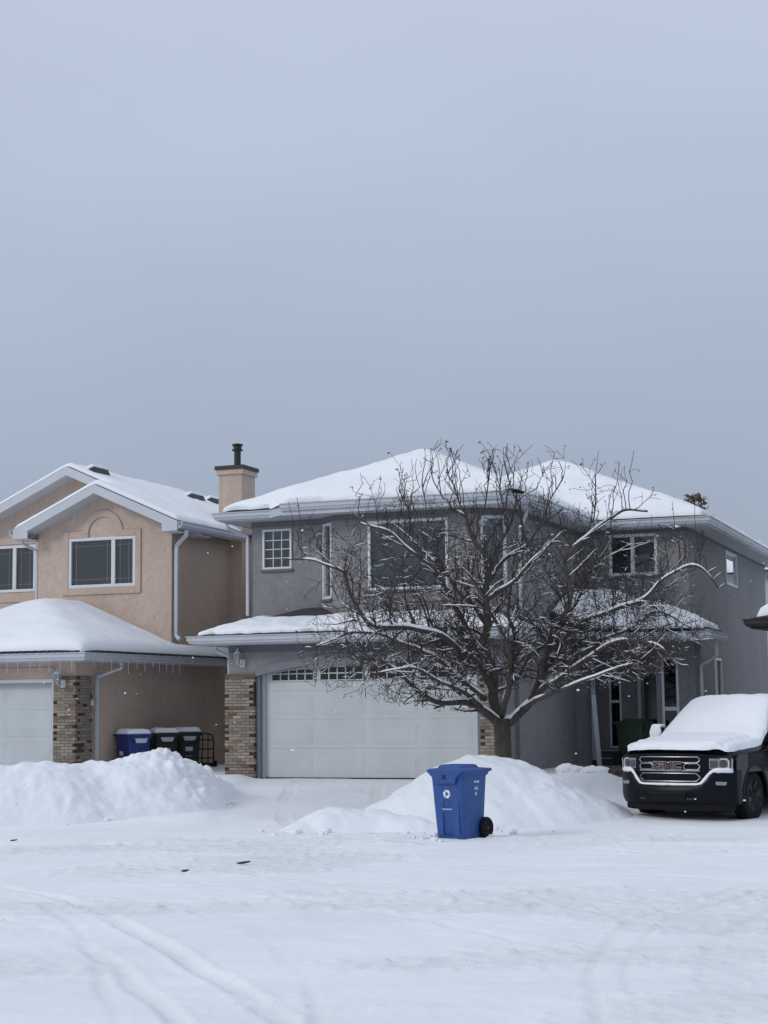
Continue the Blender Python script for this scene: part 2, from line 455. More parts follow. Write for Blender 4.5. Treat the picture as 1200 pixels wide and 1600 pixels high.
def window(parent, fr, s0, s1, t0, t1, org=(0, 0, 0), fwid=.06, mull=(), grid=None, border=None, blind='dark', glass='glass', sill=None, proud=.02, name='window'):
    w = MB()
    for a in ((s0, s1, t0, t0 + fwid), (s0, s1, t1 - fwid, t1), (s0, s0 + fwid, t0 + fwid, t1 - fwid), (s1 - fwid, s1, t0 + fwid, t1 - fwid)):
        w.box(a[0], a[1], -.09, proud, a[2], a[3], fr)
    for m_ in mull: w.box(m_ - fwid * .7, m_ + fwid * .7, -.08, proud - .004, t0 + fwid, t1 - fwid, fr)
    wo = w.build(name, M['frame'], parent, org, bevel=.006)
    g = MB()
    g.quad(fr(s0 + fwid - .01, -.035, t0 + fwid - .01), fr(s1 - fwid + .01, -.035, t0 + fwid - .01), fr(s1 - fwid + .01, -.035, t1 - fwid + .01), fr(s0 + fwid - .01, -.035, t1 - fwid + .01))
    g.build('pane', M[glass], wo, org)
    b_ = MB()
    if grid:
        for k in range(1, grid[0]):
            x = s0 + fwid + (s1 - s0 - 2 * fwid) * k / grid[0]; b_.box(x - .009, x + .009, -.05, -.012, t0 + fwid, t1 - fwid, fr)
        for k in range(1, grid[1]):
            z = t0 + fwid + (t1 - t0 - 2 * fwid) * k / grid[1]; b_.box(s0 + fwid, s1 - fwid, -.049, -.013, z - .009, z + .009, fr)
        b_.build('muntin', M['frame'], wo, org)
    if border:
        ed = [s0] + list(mull) + [s1]
        for k in range(len(ed) - 1):
            a = ed[k] + fwid * (1 if k == 0 else .7) + border; c = ed[k + 1] - fwid * (1 if k == len(ed) - 2 else .7) - border
            for x in (a, c): b_.box(x - .005, x + .005, -.034, -.026, t0 + fwid, t1 - fwid, fr)
            for z in (t0 + fwid + border, t1 - fwid - border): b_.box(a - border, c + border, -.033, -.027, z - .005, z + .005, fr)
        b_.build('muntin', M['blindbar'], wo, org)
    c = MB()
    if blind == 'dark':
        nb = max(6, int((s1 - s0) / .045))
        for k in range(nb):
            x0 = s0 + (s1 - s0) * k / nb; x1 = s0 + (s1 - s0) * (k + 1) / nb
            c.quad(fr(x0, -.13 - .02 * (k % 2), t0), fr(x1, -.13 - .02 * ((k + 1) % 2), t0), fr(x1, -.13 - .02 * ((k + 1) % 2), t1), fr(x0, -.13 - .02 * (k % 2), t1))
        c.build('blind', M['blind'], wo, org)
    elif blind == 'roller':
        c.quad(fr(s0, -.14, t0), fr(s1, -.14, t0), fr(s1, -.14, t1), fr(s0, -.14, t1))
        c.build('blind', M['blind'], wo, org)
        v_ = MB(); v_.box(s0 + .02, s1 - .02, -.13, -.10, t1 - .24, t1 - .05, fr); v_.build('valance', M['valance'], wo, org, bevel=.01)
    elif blind == 'pale':
        c.quad(fr(s0, -.10, t0), fr(s1, -.10, t0), fr(s1, -.10, t1), fr(s0, -.10, t1))
        c.build('blind', M['pale_blind'], wo, org)
    elif blind == 'curtain':
        c.quad(fr(s0, -.30, t0), fr(s1, -.30, t0), fr(s1, -.30, t1), fr(s0, -.30, t1))
        c.build('room_shade', M['room'], wo, org)
        c = MB(); x0 = s0 + .62 * (s1 - s0)
        for k in range(14):
            a = x0 + (s1 - x0) * k / 14; b2 = x0 + (s1 - x0) * (k + 1) / 14
            c.quad(fr(a, -.16 - .03 * (k % 2), t0), fr(b2, -.16 - .03 * ((k + 1) % 2), t0), fr(b2, -.16 - .03 * ((k + 1) % 2), t1 - .3), fr(a, -.16 - .03 * (k % 2), t1 - .3))
        c.build('curtain', M['curtain'], wo, org)
        v_ = MB(); v_.box(x0 - .1, s1 - .02, -.13, -.11, t1 - .24, t1 - .07, fr); v_.build('valance', M['curtain'], wo, org)
    else:
        c.quad(fr(s0, -.35, t0), fr(s1, -.35, t0), fr(s1, -.35, t1), fr(s0, -.35, t1))
        c.build('room_shade', M['room'], wo, org)
    if sill:
        q = MB(); q.box(s0 - .04, s1 + .04, -.05, .06, t0 - .06, t0 - .004, fr); q.build('sill', M[sill], wo, org, bevel=.008)
    return wo

def downspout(parent, pts, org=(0, 0, 0), r=.036):
    """rectangular pipe along pts"""
    mb = MB(); pts = [Vector(p) for p in pts]; rings = []
    for i, p in enumerate(pts):
        t = (pts[min(i + 1, len(pts) - 1)] - pts[max(i - 1, 0)]).normalized()
        a = Vector((1, 0, 0)); a = (a - t * a.dot(t)).normalized(); b = t.cross(a)
        rings.append([p + a * r * x + b * r * .8 * y for x, y in ((-1, -.8), (-.8, -1), (.8, -1), (1, -.8), (1, .8), (.8, 1), (-.8, 1), (-1, .8))])
    mb.loft(rings)
    return mb.build('downspout', M['gutter'], parent, org)

def lantern(parent, fr, org=(0, 0, 0), h=.42):
    mb = MB()
    mb.box(-.055 + .06, .055 + .06, 0, .022, 0, .17, fr)                        # back plate
    c = .16
    for p in ((.06, .02, .09), ):
        mb.tube([fr(p[0], .02, p[2]), fr(.04, .09, .03), fr(0, c, .06), fr(0, c, .10)], .012, 6)
    f2 = Fr(fr(0, c, .10), fr.a, fr.t, fr.n)
    mb.lathe([(.02, 0), (.055, .01), (.05, .02)], f2, 8)
    for k in range(4):
        a = math.pi / 4 + k * math.pi / 2
        mb.tube([f2(.045 * math.cos(a), .02, .045 * math.sin(a)), f2(.072 * math.cos(a), .19, .072 * math.sin(a))], .008, 4)
    mb.lathe([(.085, .19), (.08, .205), (.045, .25), (.018, .27), (.02, .285), (.006, .32)], f2, 8)
    o = mb.build('wall_lantern', M['trim'], parent, org)
    g = MB(); g.lathe([(.036, .022), (.06, .188)], f2, 8); g.build('lantern_glass', M['lampglass'], o, org)
    return o

def brick_pier(parent, w, d, h, fr, org=(0, 0, 0), seed=1, quoin_right=True, quoin_left=True, bw=.20, name='brick_pier'):
    rnd = random.Random(seed); ch = .066; mb = MB(); mb.mi = 1
    mb.box(.012, w - .012, -d, -.012, 0, h - .005, fr)
    mb.mi = 0
    n = int(h / ch)
    for k in range(n):
        z0, z1 = k * ch + .005, (k + 1) * ch - .006
        x = -(.5 if k % 2 else 0) * bw
        while x < w:
            a, b = max(x, 0) + .004, min(x + bw, w) - .006
            x += bw
            if b - a < .02: continue
            g = rnd.uniform(.7, 1.15); c = (.265 * g, .228 * g, .185 * g)
            q = rnd.random()
            if q < .12: c = (.20 * g, .125 * g, .095 * g)
            elif q < .22: c = (.34 * g, .30 * g, .24 * g)
            edge = (a < .02 and quoin_left) or (b > w - .02 and quoin_right)
            if edge and b - a < bw * .62 and rnd.random() < .5: c = (.05 * g, .028 * g, .022 * g)
            if k >= n - 1: c = (.17 * g, .115 * g, .085 * g)
            mb.col = c
            e_ = rnd.uniform(-.003, .004)
            mb.box(a, b, -.10, e_, z0, z1, fr)
        # side faces get stretcher courses too
        for sx in (0, 1):
            y = -(.5 if k % 2 == 0 else 0) * bw
            while y < d:
                a, b = max(y, 0) + (.105 if y <= 0 else .004), min(y + bw, d) - .006
                y += bw
                if b - a < .02: continue
                g = rnd.uniform(.7, 1.15); mb.col = (.235 * g, .20 * g, .16 * g)
                if rnd.random() < .12 or (b - a < bw * .5 and rnd.random() < .6): mb.col = (.06 * g, .035 * g, .028 * g)
                if sx: mb.box(w - .10, w + rnd.uniform(-.004, .003), -b, -a, z0, z1, fr)
                else: mb.box(rnd.uniform(-.003, .004), .10, -b, -a, z0, z1, fr)
    mb.col = None
    return mb.build(name, [M['brick'], M['mortar']], parent, org)

# ------------------------------------------------------------------ ground
def driveway_strip(x, y): return sstep(-3.3, -2.7, x - .0 * (y - 30)) * (1 - sstep(1.0, 1.7, x))
def gz(x, y):
    z = .36 * sstep(26.5, 35.5, y)
    z += .10 * sstep(26, 31, y) * (1 - driveway_strip(x, y)) * (1 - sstep(3.8, 5.0, x) * (1 - sstep(10, 11, x)))
    return z
# wheel ruts in the street: (points, depth, half width)
TR = [([(-4.3, 18.6), (-3.2, 16.9), (-2.0, 14.2), (-1.2, 12.0), (-.3, 9.4)], .030, .085),
    ([(-4.9, 16.2), (-3.6, 15.6), (-2.4, 13.6), (-1.7, 11.6), (-1.0, 9.4)], .022, .07),
    ([(-5.5, 18.0), (-4.0, 17.4), (-3.0, 15.6), (-2.3, 13.2), (-1.9, 11.4), (-1.5, 9.4)], .012, .05),
    ([(-3.6, 19.5), (-1.0, 17.0), (.8, 14.2), (2.3, 11.5), (3.0, 9.4)], .014, .06),
    ([(-3.3, 19.7), (-.7, 17.2), (1.1, 14.4), (2.6, 11.7), (3.3, 9.4)], .010, .04),
    ([(-2.2, 19.8), (.6, 17.4), (2.4, 14.6), (3.6, 12.0), (4, 9.4)], .013, .06),
    ([(12, 21.3), (8, 22.0), (3.0, 22.9), (1.0, 23.2), (-2, 23.4), (-6, 24.2), (-10, 25)], .035, .12),
    ([(12, 20.0), (8, 20.7), (3.0, 21.7), (0.6, 22.1), (-2, 22.3), (-6, 23.0), (-10, 24)], .030, .12),
    ([(12, 22.6), (6, 23.6), (2.5, 24.0), (0, 24.4), (-3, 25.0)], .018, .08),
    ([(11, 18.2), (8, 19.0), (4, 19.6), (1, 20.2), (-3, 20.6), (-6, 21.4)], .022, .10),
    ([(-8, 19.6), (-3, 19.8), (0, 19.5), (3, 18.7), (7, 17.2), (10, 16.2)], .016, .10),
    ([(-8, 18.6), (-3, 18.8), (0, 18.4), (3, 17.5), (7, 15.9)], .012, .07),
    ([(1.9, 9.4), (2.3, 12.5), (3.2, 15.0), (4.6, 17.2), (7, 18.6), (10, 19.4)], .006, .05),
    ([(1.2, 9.4), (1.5, 12.8), (2.4, 15.4), (3.6, 17.4), (6, 19.4), (9, 20.4)], .006, .045),
    ([(1.45, 9.4), (1.75, 12.7), (2.65, 15.3), (3.85, 17.3)], .009, .035),
    ([(-2.6, 9.4), (-3.4, 12), (-4.0, 14), (-5.5, 16)], .015, .08),
    ([(-.4, 9.4), (-.6, 12), (-1.4, 15), (-3.2, 17.6), (-6, 19.4)], .010, .05),
    ([(-1.9, 35.5), (-1.9, 31), (-1.6, 27.5), (-.6, 24.6), (1.5, 22.6)], .012, .11),
    ([(-.1, 35.5), (-.2, 31), (.0, 28.0), (.5, 26.5)], .010, .11)]
def cr2(P, n=8):
    out_ = []; Q = [tuple(2 * np.array(P[0]) - np.array(P[1]))] + list(P) + [tuple(2 * np.array(P[-1]) - np.array(P[-2]))]
    Q = [np.array(q, float) for q in Q]
    for i in range(1, len(Q) - 2):
        for k in range(n):
            t = k / n
            out_.append(.5 * (2 * Q[i] + (Q[i + 1] - Q[i - 1]) * t + (2 * Q[i - 1] - 5 * Q[i] + 4 * Q[i + 1] - Q[i + 2]) * t * t + (3 * Q[i] - Q[i - 1] - 3 * Q[i + 1] + Q[i + 2]) * t ** 3))
    return out_ + [Q[-2]]
def build_ground():
    xs = list(np.arange(-7.0, 9.0, .036)); ys = list(np.arange(9.6, 26.0, .05)) + list(np.arange(26, 37, .09))
    ext = [.3, .8, 1.6, 3, 6, 12, 25, 50, 100, 200, 500, 1000]
    xs = [-7.0 - e_ for e_ in reversed(ext)] + xs + [9.0 + e_ for e_ in ext]
    ys = [9.6 - e_ for e_ in reversed(ext)] + ys + [37 + e_ for e_ in ext]
    nx, ny = len(xs), len(ys)
    X, Y = np.meshgrid(np.array(xs), np.array(ys))
    Wb = np.zeros_like(X); Kb = np.zeros_like(X)
    vec = Vector
    nn = noise.noise
    dense = (X > -8) & (X < 10) & (Y > 9) & (Y < 37.2)
    Zr = np.zeros_like(X); Wr = np.zeros_like(X)
    # coarse wobble fields, evaluated on a lattice and interpolated
    gx = np.arange(-12, 14, .25); gy = np.arange(6, 40, .25)
    def lattice(fn):
        g = np.array([[fn(x, y) for x in gx] for y in gy])
        fx = np.clip((X - gx[0]) / .25, 0, len(gx) - 1.001); fy = np.clip((Y - gy[0]) / .25, 0, len(gy) - 1.001)
        ix, iy = fx.astype(int), fy.astype(int); ux, uy = fx - ix, fy - iy
        return (g[iy, ix] * (1 - ux) + g[iy, ix + 1] * ux) * (1 - uy) + (g[iy + 1, ix] * (1 - ux) + g[iy + 1, ix + 1] * ux) * uy
    wob = lattice(lambda x, y: .07 * nn(vec((x * .9, y * .9, 3))))
    for ti, (pts, dep, hwid) in enumerate(TR):
        sp_ = cr2(pts); D = np.full_like(X, 1e9)
        for i in range(len(sp_) - 1):
            a, b = sp_[i], sp_[i + 1]; d = b - a; L2 = d @ d
            if L2 < 1e-9: continue
            m_ = (X > min(a[0], b[0]) - .6) & (X < max(a[0], b[0]) + .6) & (Y > min(a[1], b[1]) - .6) & (Y < max(a[1], b[1]) + .6)
            if not m_.any(): continue
            x, y = X[m_] + wob[m_], Y[m_]
            t = np.clip(((x - a[0]) * d[0] + (y - a[1]) * d[1]) / L2, 0, 1)
            D[m_] = np.minimum(D[m_], np.hypot(x - a[0] - d[0] * t, y - a[1] - d[1] * t))
        K = np.clip(.35 + 1.1 * lattice(lambda x, y: nn(vec((x * .45, y * .45, 10 + ti))) + .25), .05, 1)
        T = D / hwid
        core = 1 / (1 + np.exp(np.clip((T - 1) * 11, -50, 50)))
        lip = np.exp(-((T - 1.45) / .35) ** 2)
        Zr += 1.05 * dep * K * (-core + .5 * lip); Wr = np.maximum(Wr, K * core)
    vs = []; wear = []
    for j in range(ny):
        for i in range(nx):
            x, y = xs[i], ys[j]; z = gz(x, y); w = 0
            if dense[j, i]:
                st = 1 - sstep(23.8, 26.0, y)
                z += (.018 + .012 * st) * fbm(x * .5, y * .9, 1, 4) + .011 * fbm(x * 2.6, y * 2.6, 4, 5) * (0.35 + .65 * sstep(-.1, .5, fbm(x * .3, y * .3, 8, 2)))
                rg = 1 - abs(fbm(x * 1.1 - y * .25, y * 2.6, 12, 4)) * 2.4
                c_ = fbm(x * .22, y * .45, 15, 3)
                m_ = sstep(.15, .55, c_ + .25) * st
                if rg > .55: z += .05 * (rg - .55) * m_
                if m_ > .2:
                    q = fbm(x * 6, y * 7, 31, 3)
                    if q > .18: z += .05 * (q - .18) * m_
                z += Zr[j, i]
                w = Wr[j, i] * .22 + .30 * sstep(.05, .5, c_) * st + .25 * driveway_strip(x, y) * sstep(27, 29, y)
            vs.append((x, y, z)); wear.append(min(w, 1))
    fs = [(j * nx + i, j * nx + i + 1, (j + 1) * nx + i + 1, (j + 1) * nx + i) for j in range(ny - 1) for i in range(nx - 1)]
    me = bpy.data.meshes.new('snowy_street'); me.from_pydata(vs, [], fs)
    at = me.attributes.new('wear', 'FLOAT', 'POINT'); at.data.foreach_set('value', wear)
    me.polygons.foreach_set('use_smooth', [True] * len(me.polygons))
    me.materials.append(M['snow'])
    o = bpy.data.objects.new('snowy_street', me); COL.objects.link(o); o['kind'] = 'structure'
    o['label'] = 'snow covered street and driveways with faint curving tyre tracks'
build_ground()

def mound(name, crest, box, label, rough=1.0, chunky=0, seed=0, res=.055, power=1.5):
    """ploughed snow: crest = (x, y, height above ground, front width, back width)"""
    x0, x1, y0, y1 = box
    nx, ny = int((x1 - x0) / res) + 1, int((y1 - y0) / res) + 1
    vs = []; ok = []
    for j in range(ny):
        for i in range(nx):
            x, y = x0 + i * res, y0 + j * res
            h = 0; acc = 0
            for k in range(len(crest) - 1):
                a, b = crest[k], crest[k + 1]
                dx, dy = b[0] - a[0], b[1] - a[1]
                t = min(max(((x - a[0]) * dx + (y - a[1]) * dy) / (dx * dx + dy * dy), 0), 1)
                hh = a[2] + (b[2] - a[2]) * t
                px, py = a[0] + dx * t, a[1] + dy * t
                wd = (a[3] + (b[3] - a[3]) * t) if y < py else (a[4] + (b[4] - a[4]) * t)
                d = math.hypot(x - px, y - py) / wd
                if d < 1:
                    v = hh * (.5 + .5 * math.cos(math.pi * d)) ** (1 / power * 1.2)
                    acc += v ** 16
            h = acc ** .0625
            if h > .02:
                f = min(h / .35, 1)
                h += rough * f * (.10 * fbm(x * .9, y * .9, seed, 4) + .035 * fbm(x * 3.2, y * 3.2, seed + 3, 4))
                if chunky:
                    cm = .12 + .88 * sstep(-.05, .3, fbm(x * .5, y * .5, seed + 7, 2) * .6 + 1.3 * ((x - x0) / (x1 - x0) - .55))
                    dist, pts = noise.voronoi(Vector((x * 2.6 + .3 * fbm(x * 2, y * 2, 3), y * 2.6, h * 2.6 + seed)))
                    h += f * cm * chunky * (.13 * (dist[1] - dist[0]) - .02)
                    dist, pts = noise.voronoi(Vector((x * 6.5, y * 6.5, h * 6 + seed)))
                    h += f * cm * chunky * (.06 * (dist[1] - dist[0]) - .01)
                    dist, pts = noise.voronoi(Vector((x * 14, y * 14, h * 12 + seed)))
                    h += f * cm * chunky * .022 * (dist[1] - dist[0])
            z = gz(x, y) + h - (.07 if h <= .02 else .07 * (1 - min((h - .02) / .12, 1)))
            vs.append((x, y, z)); ok.append(h > .012)
    fs = []
    for j in range(ny - 1):
        for i in range(nx - 1):
            q = (j * nx + i, j * nx + i + 1, (j + 1) * nx + i + 1, (j + 1) * nx + i)
            if any(ok[k] for k in q): fs.append(q)
    used = sorted({k for f in fs for k in f}); mp_ = {k: n for n, k in enumerate(used)}
    mb = MB(); cx, cy = (x0 + x1) / 2, (y0 + y1) / 2
    mb.add([vs[k] for k in used], [tuple(mp_[k] for k in f) for f in fs])
    o = mb.build(name, M['bank'], None, (cx, cy, gz(cx, cy)), smooth=True, loc=(cx, cy, gz(cx, cy)))
    return tag(o, label, 'snowbank', 'snowbanks beside the driveways')

mound('snowbank', [(-8.6, 28.6, .78, 1.7, 1.4), (-6.6, 28.9, .80, 1.8, 1.4), (-5.9, 29.1, .83, 1.9, 1.4), (-5.3, 29.6, .76, 2.0, 1.3), (-4.65, 29.9, .75, 1.9, 1.3),
                   (-4.3, 30.2, .86, 1.6, 1.1), (-4.05, 30.5, .84, 1.35, 1.0), (-3.75, 31.1, .62, 1.1, .9), (-3.45, 31.9, .34, .9, .7), (-3.2, 32.7, .08, .6, .5)],
      (-10, -1.2, 25.6, 35), 'long lumpy ploughed snowbank in front of the peach house garage', 1.0, 1.5, 3, .036)
mound('snowbank', [(.45, 27.0, .35, 1.5, 1.2), (.9, 27.4, .72, 1.9, 1.5), (1.40, 27.8, 1.00, 2.2, 1.6), (2.0, 28.0, .90, 2.0, 1.7), (2.65, 28.2, .56, 1.7, 1.6), (3.1, 28.5, .28, 1.3, 1.4), (3.55, 29.2, .08, 1.0, 1.0)],
      (-1.2, 5.2, 25, 31), 'smooth rounded snowbank behind the blue street cart and under the bare tree', .8, .3, 11, .045)
mound('snowbank', [(-1.2, 26.0, .14, .7, .8), (-.85, 26.2, .33, .8, .9), (-.2, 26.3, .28, .8, .9), (.35, 26.1, .20, .8, .8), (.9, 25.8, .10, .6, .6)],
      (-2.2, 2.0, 24.6, 27.8), 'low snow ridge at the left of the blue street cart', 1.0, .7, 17, .04)
mound('snowbank', [(3.5, 32.4, .22, .9, .9), (4.1, 31.6, .30, 1.0, 1.2), (4.7, 31.8, .34, 1.0, 1.2), (5.4, 33.0, .28, 1.0, 1.0)],
      (2.2, 6.6, 30, 34.4), 'small snow heap between the porch post and the truck', .6, .2, 23)

# loose lumps at the foot of the banks
rnd = random.Random(5)
mb = MB()
for k in range(150):
    if k < 60:
        t = rnd.random(); x = -5.2 + 2.3 * t + rnd.gauss(0, .15); y = 27.9 + 2.9 * t + rnd.gauss(0, .22)
    elif k > 110:
        a_ = rnd.uniform(0, 6.283); x, y = 1.0 + .52 * math.cos(a_) * rnd.uniform(.75, 1.3), 24.15 + .52 * math.sin(a_) * rnd.uniform(.75, 1.3)
    else:
        x = rnd.uniform(-2, 2.6); y = rnd.uniform(24.8, 26.2)
    r = abs(rnd.gauss(0, .03)) + .012
    mb.ball((x, y, gz(x, y) + r * .45), r, 7, rnd.uniform(.6, .9))
tag(mb.build('snow_lumps', M['bank'], smooth=True), 'loose snow lumps fallen at the foot of the snowbanks', 'snow', kind='stuff')
for x, y, s_, lb in ((-1.75, 20.5, .85, 'dark dead leaf lying flat on the street, the largest one'), (-2.35, 19.6, .45, 'dark dead leaf nearest the camera on the street'), (-5.4, 24.4, .5, 'dark dead leaf at the far left edge of the street')):
    mb = MB(); pts = [(.09 * s_ * math.cos(a) * (1 + .3 * math.sin(3 * a)), .05 * s_ * math.sin(a)) for a in [k * .5236 for k in range(12)]]
    mb.prism(pts, .0, .012, Fr((0, 0, 0), (1, .2, .1), (0, 0, 1), (0, 1, .15)))
    tag(mb.build('dead_leaf', M['leaf'], loc=(x, y, .03)), lb, 'leaf', 'dead leaves on the street')

# ------------------------------------------------------------------ house frame: both houses share one orientation
HO = Vector((-2.703, 36.5, .36)); HR = rad(-21)
def hw(u, v, z=0):
    c, s_ = math.cos(HR), math.sin(HR)
    return Vector((HO.x + u * c - v * s_, HO.y + u * s_ + v * c, HO.z + z))
def F_front(v): return Fr((0, v, 0), (1, 0, 0), (0, -1, 0))
def F_right(u): return Fr((u, 0, 0), (0, 1, 0), (1, 0, 0))
def F_left(u): return Fr((u, 0, 0), (0, 1, 0), (-1, 0, 0))
def F_back(v): return Fr((0, v, 0), (1, 0, 0), (0, 1, 0))
def smin(*a, k=.12):
    m_ = min(a); return m_ - k * math.log(sum(math.exp(-(x - m_) / k) for x in a))
def smax(a, b, k=.12): return -smin(-a, -b, k=k)

def garage_door(parent, fr, w, h, org=(0, 0, 0), sections=4, cols=4, arched=False):
    mb = MB(); hs = h / sections
    mb.box(0, w, -.08, -.006, 0, h, fr)
    for r in range(sections):
        z0, z1 = r * hs, (r + 1) * hs
        mb.box(0.002, w - .002, -.06, 0, z0 + .003, z1 - .003, fr)
        for c in range(cols):
            a, b = w * c / cols + .11, w * (c + 1) / cols - .11
            if arched and r == sections - 1: continue
            mb.prism([(a, z0 + .10), (b, z0 + .10), (b, z1 - .12), (a, z1 - .12)], 0, .004, fr)
            mb.prism([(a + .05, z0 + .15), (b - .05, z0 + .15), (b - .05, z1 - .17), (a + .05, z1 - .17)], .004, .008, fr)
    g = mb.build('garage_door', M['door'], parent, org, bevel=.004)
    if arched:
        for c in range(cols):
            a = .16 + c * (w - .24) / cols; b = a + .98; n = 10
            z0 = 2.10; arc = lambda s_: z0 + .285 - .13 * ((s_ - 2.42) / 2.42) ** 2 - .035 * abs((s_ - (a + b) / 2) / ((b - a) / 2)) ** 4
            f = MB(); ss = [a + (b - a) * k / n for k in range(n + 1)]
            f.mi = 1
            f.prism([(a, z0)] + [(b, z0)] + [(s_, arc(s_)) for s_ in reversed(ss)], .001, .008, fr)
            f.mi = 0
            f.box(a - .022, b + .022, 0, .028, z0 - .022, z0, fr)
            for k in range(n):
                f.prism([(ss[k], arc(ss[k])), (ss[k + 1], arc(ss[k + 1])), (ss[k + 1], arc(ss[k + 1]) + .022), (ss[k], arc(ss[k]) + .022)], 0, .028, fr)
            for s_, q_ in ((a - .022, a), (b, b)): f.box(s_, s_ + .022, 0, .0275, z0, arc(q_) + .02, fr)
            for k in range(1, 5):
                s_ = a + (b - a) * k / 5; f.box(s_ - .012, s_ + .012, .008, .022, z0, arc(s_), fr)
            f.box(a, b, .008, .021, z0 + .125, z0 + .15, fr)
            f.build('door_window', [M['door'], M['darkpane']], g, org)
    return g
M['darkpane'] = mat('dark_pane', (.012, .014, .015), .08, .1, 3)

# ------------------------------------------------------------------ the grey house
GH = empty('grey_house', hw(0, 0), HR)
tag(GH, 'grey stucco two storey house with bay window and white double garage door', 'house')
# upper plan
UL, UR, UV = -.86, 5.40, 1.3
bay = [(UL, UV), (.87, UV), (1.42, .75), (4.63, .75), (UR, 1.45)]
WV, WU, BV = 7.0, 8.08, 19.7
TOP = 5.76
w = MB()
def seg_frame(a, b):
    d = Vector((b[0] - a[0], b[1] - a[1])); return Fr((a[0], a[1], 0), (d.x, d.y, 0), (d.y, -d.x, 0)), d.length
fA, lA = seg_frame(bay[0], bay[1]); fB, lB = seg_frame(bay[1], bay[2]); fC, lC = seg_frame(bay[2], bay[3]); fD, lD = seg_frame(bay[3], bay[4])
winA = (.27, 1.0, 4.66, 5.58)
winB = (.10, .62, 3.92, 5.62)
winC = (.80, 2.66, 4.05, 5.58)
winD = (.20, .80, 4.02, 5.60)
for f_, l_, h_ in ((fA, lA, winA), (fB, lB, winB), (fC, lC, winC), (fD, lD, winD)): wall(w, f_, 0, l_, 2.8, TOP, [h_])
wall(w, F_right(UR), 1.45, 7.45, -.3, TOP)
winW = (6.13, 7.33, 4.64, 5.66)
wall(w, F_front(WV), UR, WU, 2.6, TOP, [winW])
winR1 = (12.4, 14.25, 4.72, 5.66); winR2 = (10.1, 11.15, .7, 2.68)
wall(w, F_right(WU), WV, BV, -.3, TOP, [winR1, winR2])
wall(w, F_back(BV), UL, WU, -.3, TOP)
wall(w, F_left(UL), UV, BV, -.3, TOP)
# garage box
wall(w, F_left(-.80), 0, UV, -.3, 3.0)
wall(w, F_right(5.30), 0, 1.45, -.3, 3.0)
w.quad((5.30, 1.45, -.3), (UR, 1.45, -.3), (UR, 1.45, 3.0), (5.30, 1.45, 3.0)); w.quad((-.80, UV, -.3), (UL, UV, -.3), (UL, UV, 3.0), (-.80, UV, 3.0))
arch = lambda s_: 2.52 - .30 * ((s_ - 2.42) / 2.57) ** 2
ss = [-.15 + 5.14 * k / 24 for k in range(25)]
fr0 = F_front(0)
for k in range(24):
    w.quad(fr0(ss[k], 0, arch(ss[k])), fr0(ss[k + 1], 0, arch(ss[k + 1])), fr0(ss[k + 1], 0, 3.0), fr0(ss[k], 0, 3.0))
    w.quad(fr0(ss[k], 0, arch(ss[k])), fr0(ss[k + 1], 0, arch(ss[k + 1])), fr0(ss[k + 1], -.3, arch(ss[k + 1])), fr0(ss[k], -.3, arch(ss[k])))
w.quad(fr0(-.8, 0, 2.2), fr0(-.15, 0, 2.2), fr0(-.15, 0, 3.0), fr0(-.8, 0, 3.0))
w.quad(fr0(4.99, 0, 2.2), fr0(5.3, 0, 2.2), fr0(5.3, 0, 3.0), fr0(4.99, 0, 3.0))
# porch recess: back wall, bump with the sidelight, porch posts
dv = 7.45
dh = [(6.72, 7.22, .32, 2.38)]
wall(w, F_front(dv), UR, 7.35, 0, 3.0, [(5.93, 6.24, .45, 2.3)])
wall(w, Fr((7.30, 0, 0), (0, 1, 0), (-1, 0, 0)), 6.55, dv, 0, 3.0)
wall(w, F_front(6.55), 7.30, 8.24, -.2, 3.0, [(7.43, 7.84, .25, 2.62)])
wall(w, F_right(8.24), 6.55, 7.4, -.2, 3.0)
w.quad((8.24, 7.4, -.2), (WU, 7.4, -.2), (WU, 7.4, 3), (8.24, 7.4, 3))
w.box(5.36, 5.78, 6.2, 6.6, -.2, 3.0)
walls = w.build('stucco_wall', M['grey'], GH)
# frieze boards and belt trims
w = MB()
for f_, l_ in ((fA, lA), (fB, lB), (fC, lC), (fD, lD)): w.box(0, l_, 0, .025, 5.50 + .13, TOP - .005, f_)
w.box(1.45, WV - .03, 0, .025, 5.63, TOP - .005, F_right(UR)); w.box(UR + .03, WU, 0, .025, 5.63 + .05, TOP - .005, F_front(WV))
w.box(-.80, 5.3, 0, .03, 2.74, 2.90, fr0)
w.box(WV, BV, 0, .02, 5.70, TOP - .005, F_right(WU))
w.build('frieze_board', M['greydark'], GH)
# arched garage trim
w = MB()
for k in range(24):
    a, b = ss[k], ss[k + 1]
    w.prism([(a, arch(a) - .01), (b, arch(b) - .01), (b, arch(b) + .17), (a, arch(a) + .17)], 0, .045, fr0)
w.build('arch_trim', M['archgrey'], GH)
w = MB()
w.box(-.15, -.07, -.28, -.02, 0, 2.24, fr0); w.build('door_jamb', M['jamb'], GH)
w = MB(); w.box(4.91, 4.99, -.28, -.02, 0, 2.24, fr0); w.build('door_jamb', M['jamb'], GH)
for a in (-.07, 4.84):
    w = MB(); w.box(a, a + .07, -.27, -.15, 0, 2.55, fr0); w.build('door_trim', M['trim'], GH)
garage_door(GH, Fr((0, .20, .02), (1, 0, 0), (0, -1, 0)), 4.84, 2.50, arched=True)
w = MB(); w.box(0, 4.84, -.22, -.17, 0, .022, fr0); w.build('door_seal', M['rubber'], GH)
w = MB(); w.quad(fr0(-.5, -.5, 0), fr0(5.2, -.5, 0), fr0(5.2, -.5, 2.9), fr0(-.5, -.5, 2.9)); w.build('garage_interior', M['room'], GH)
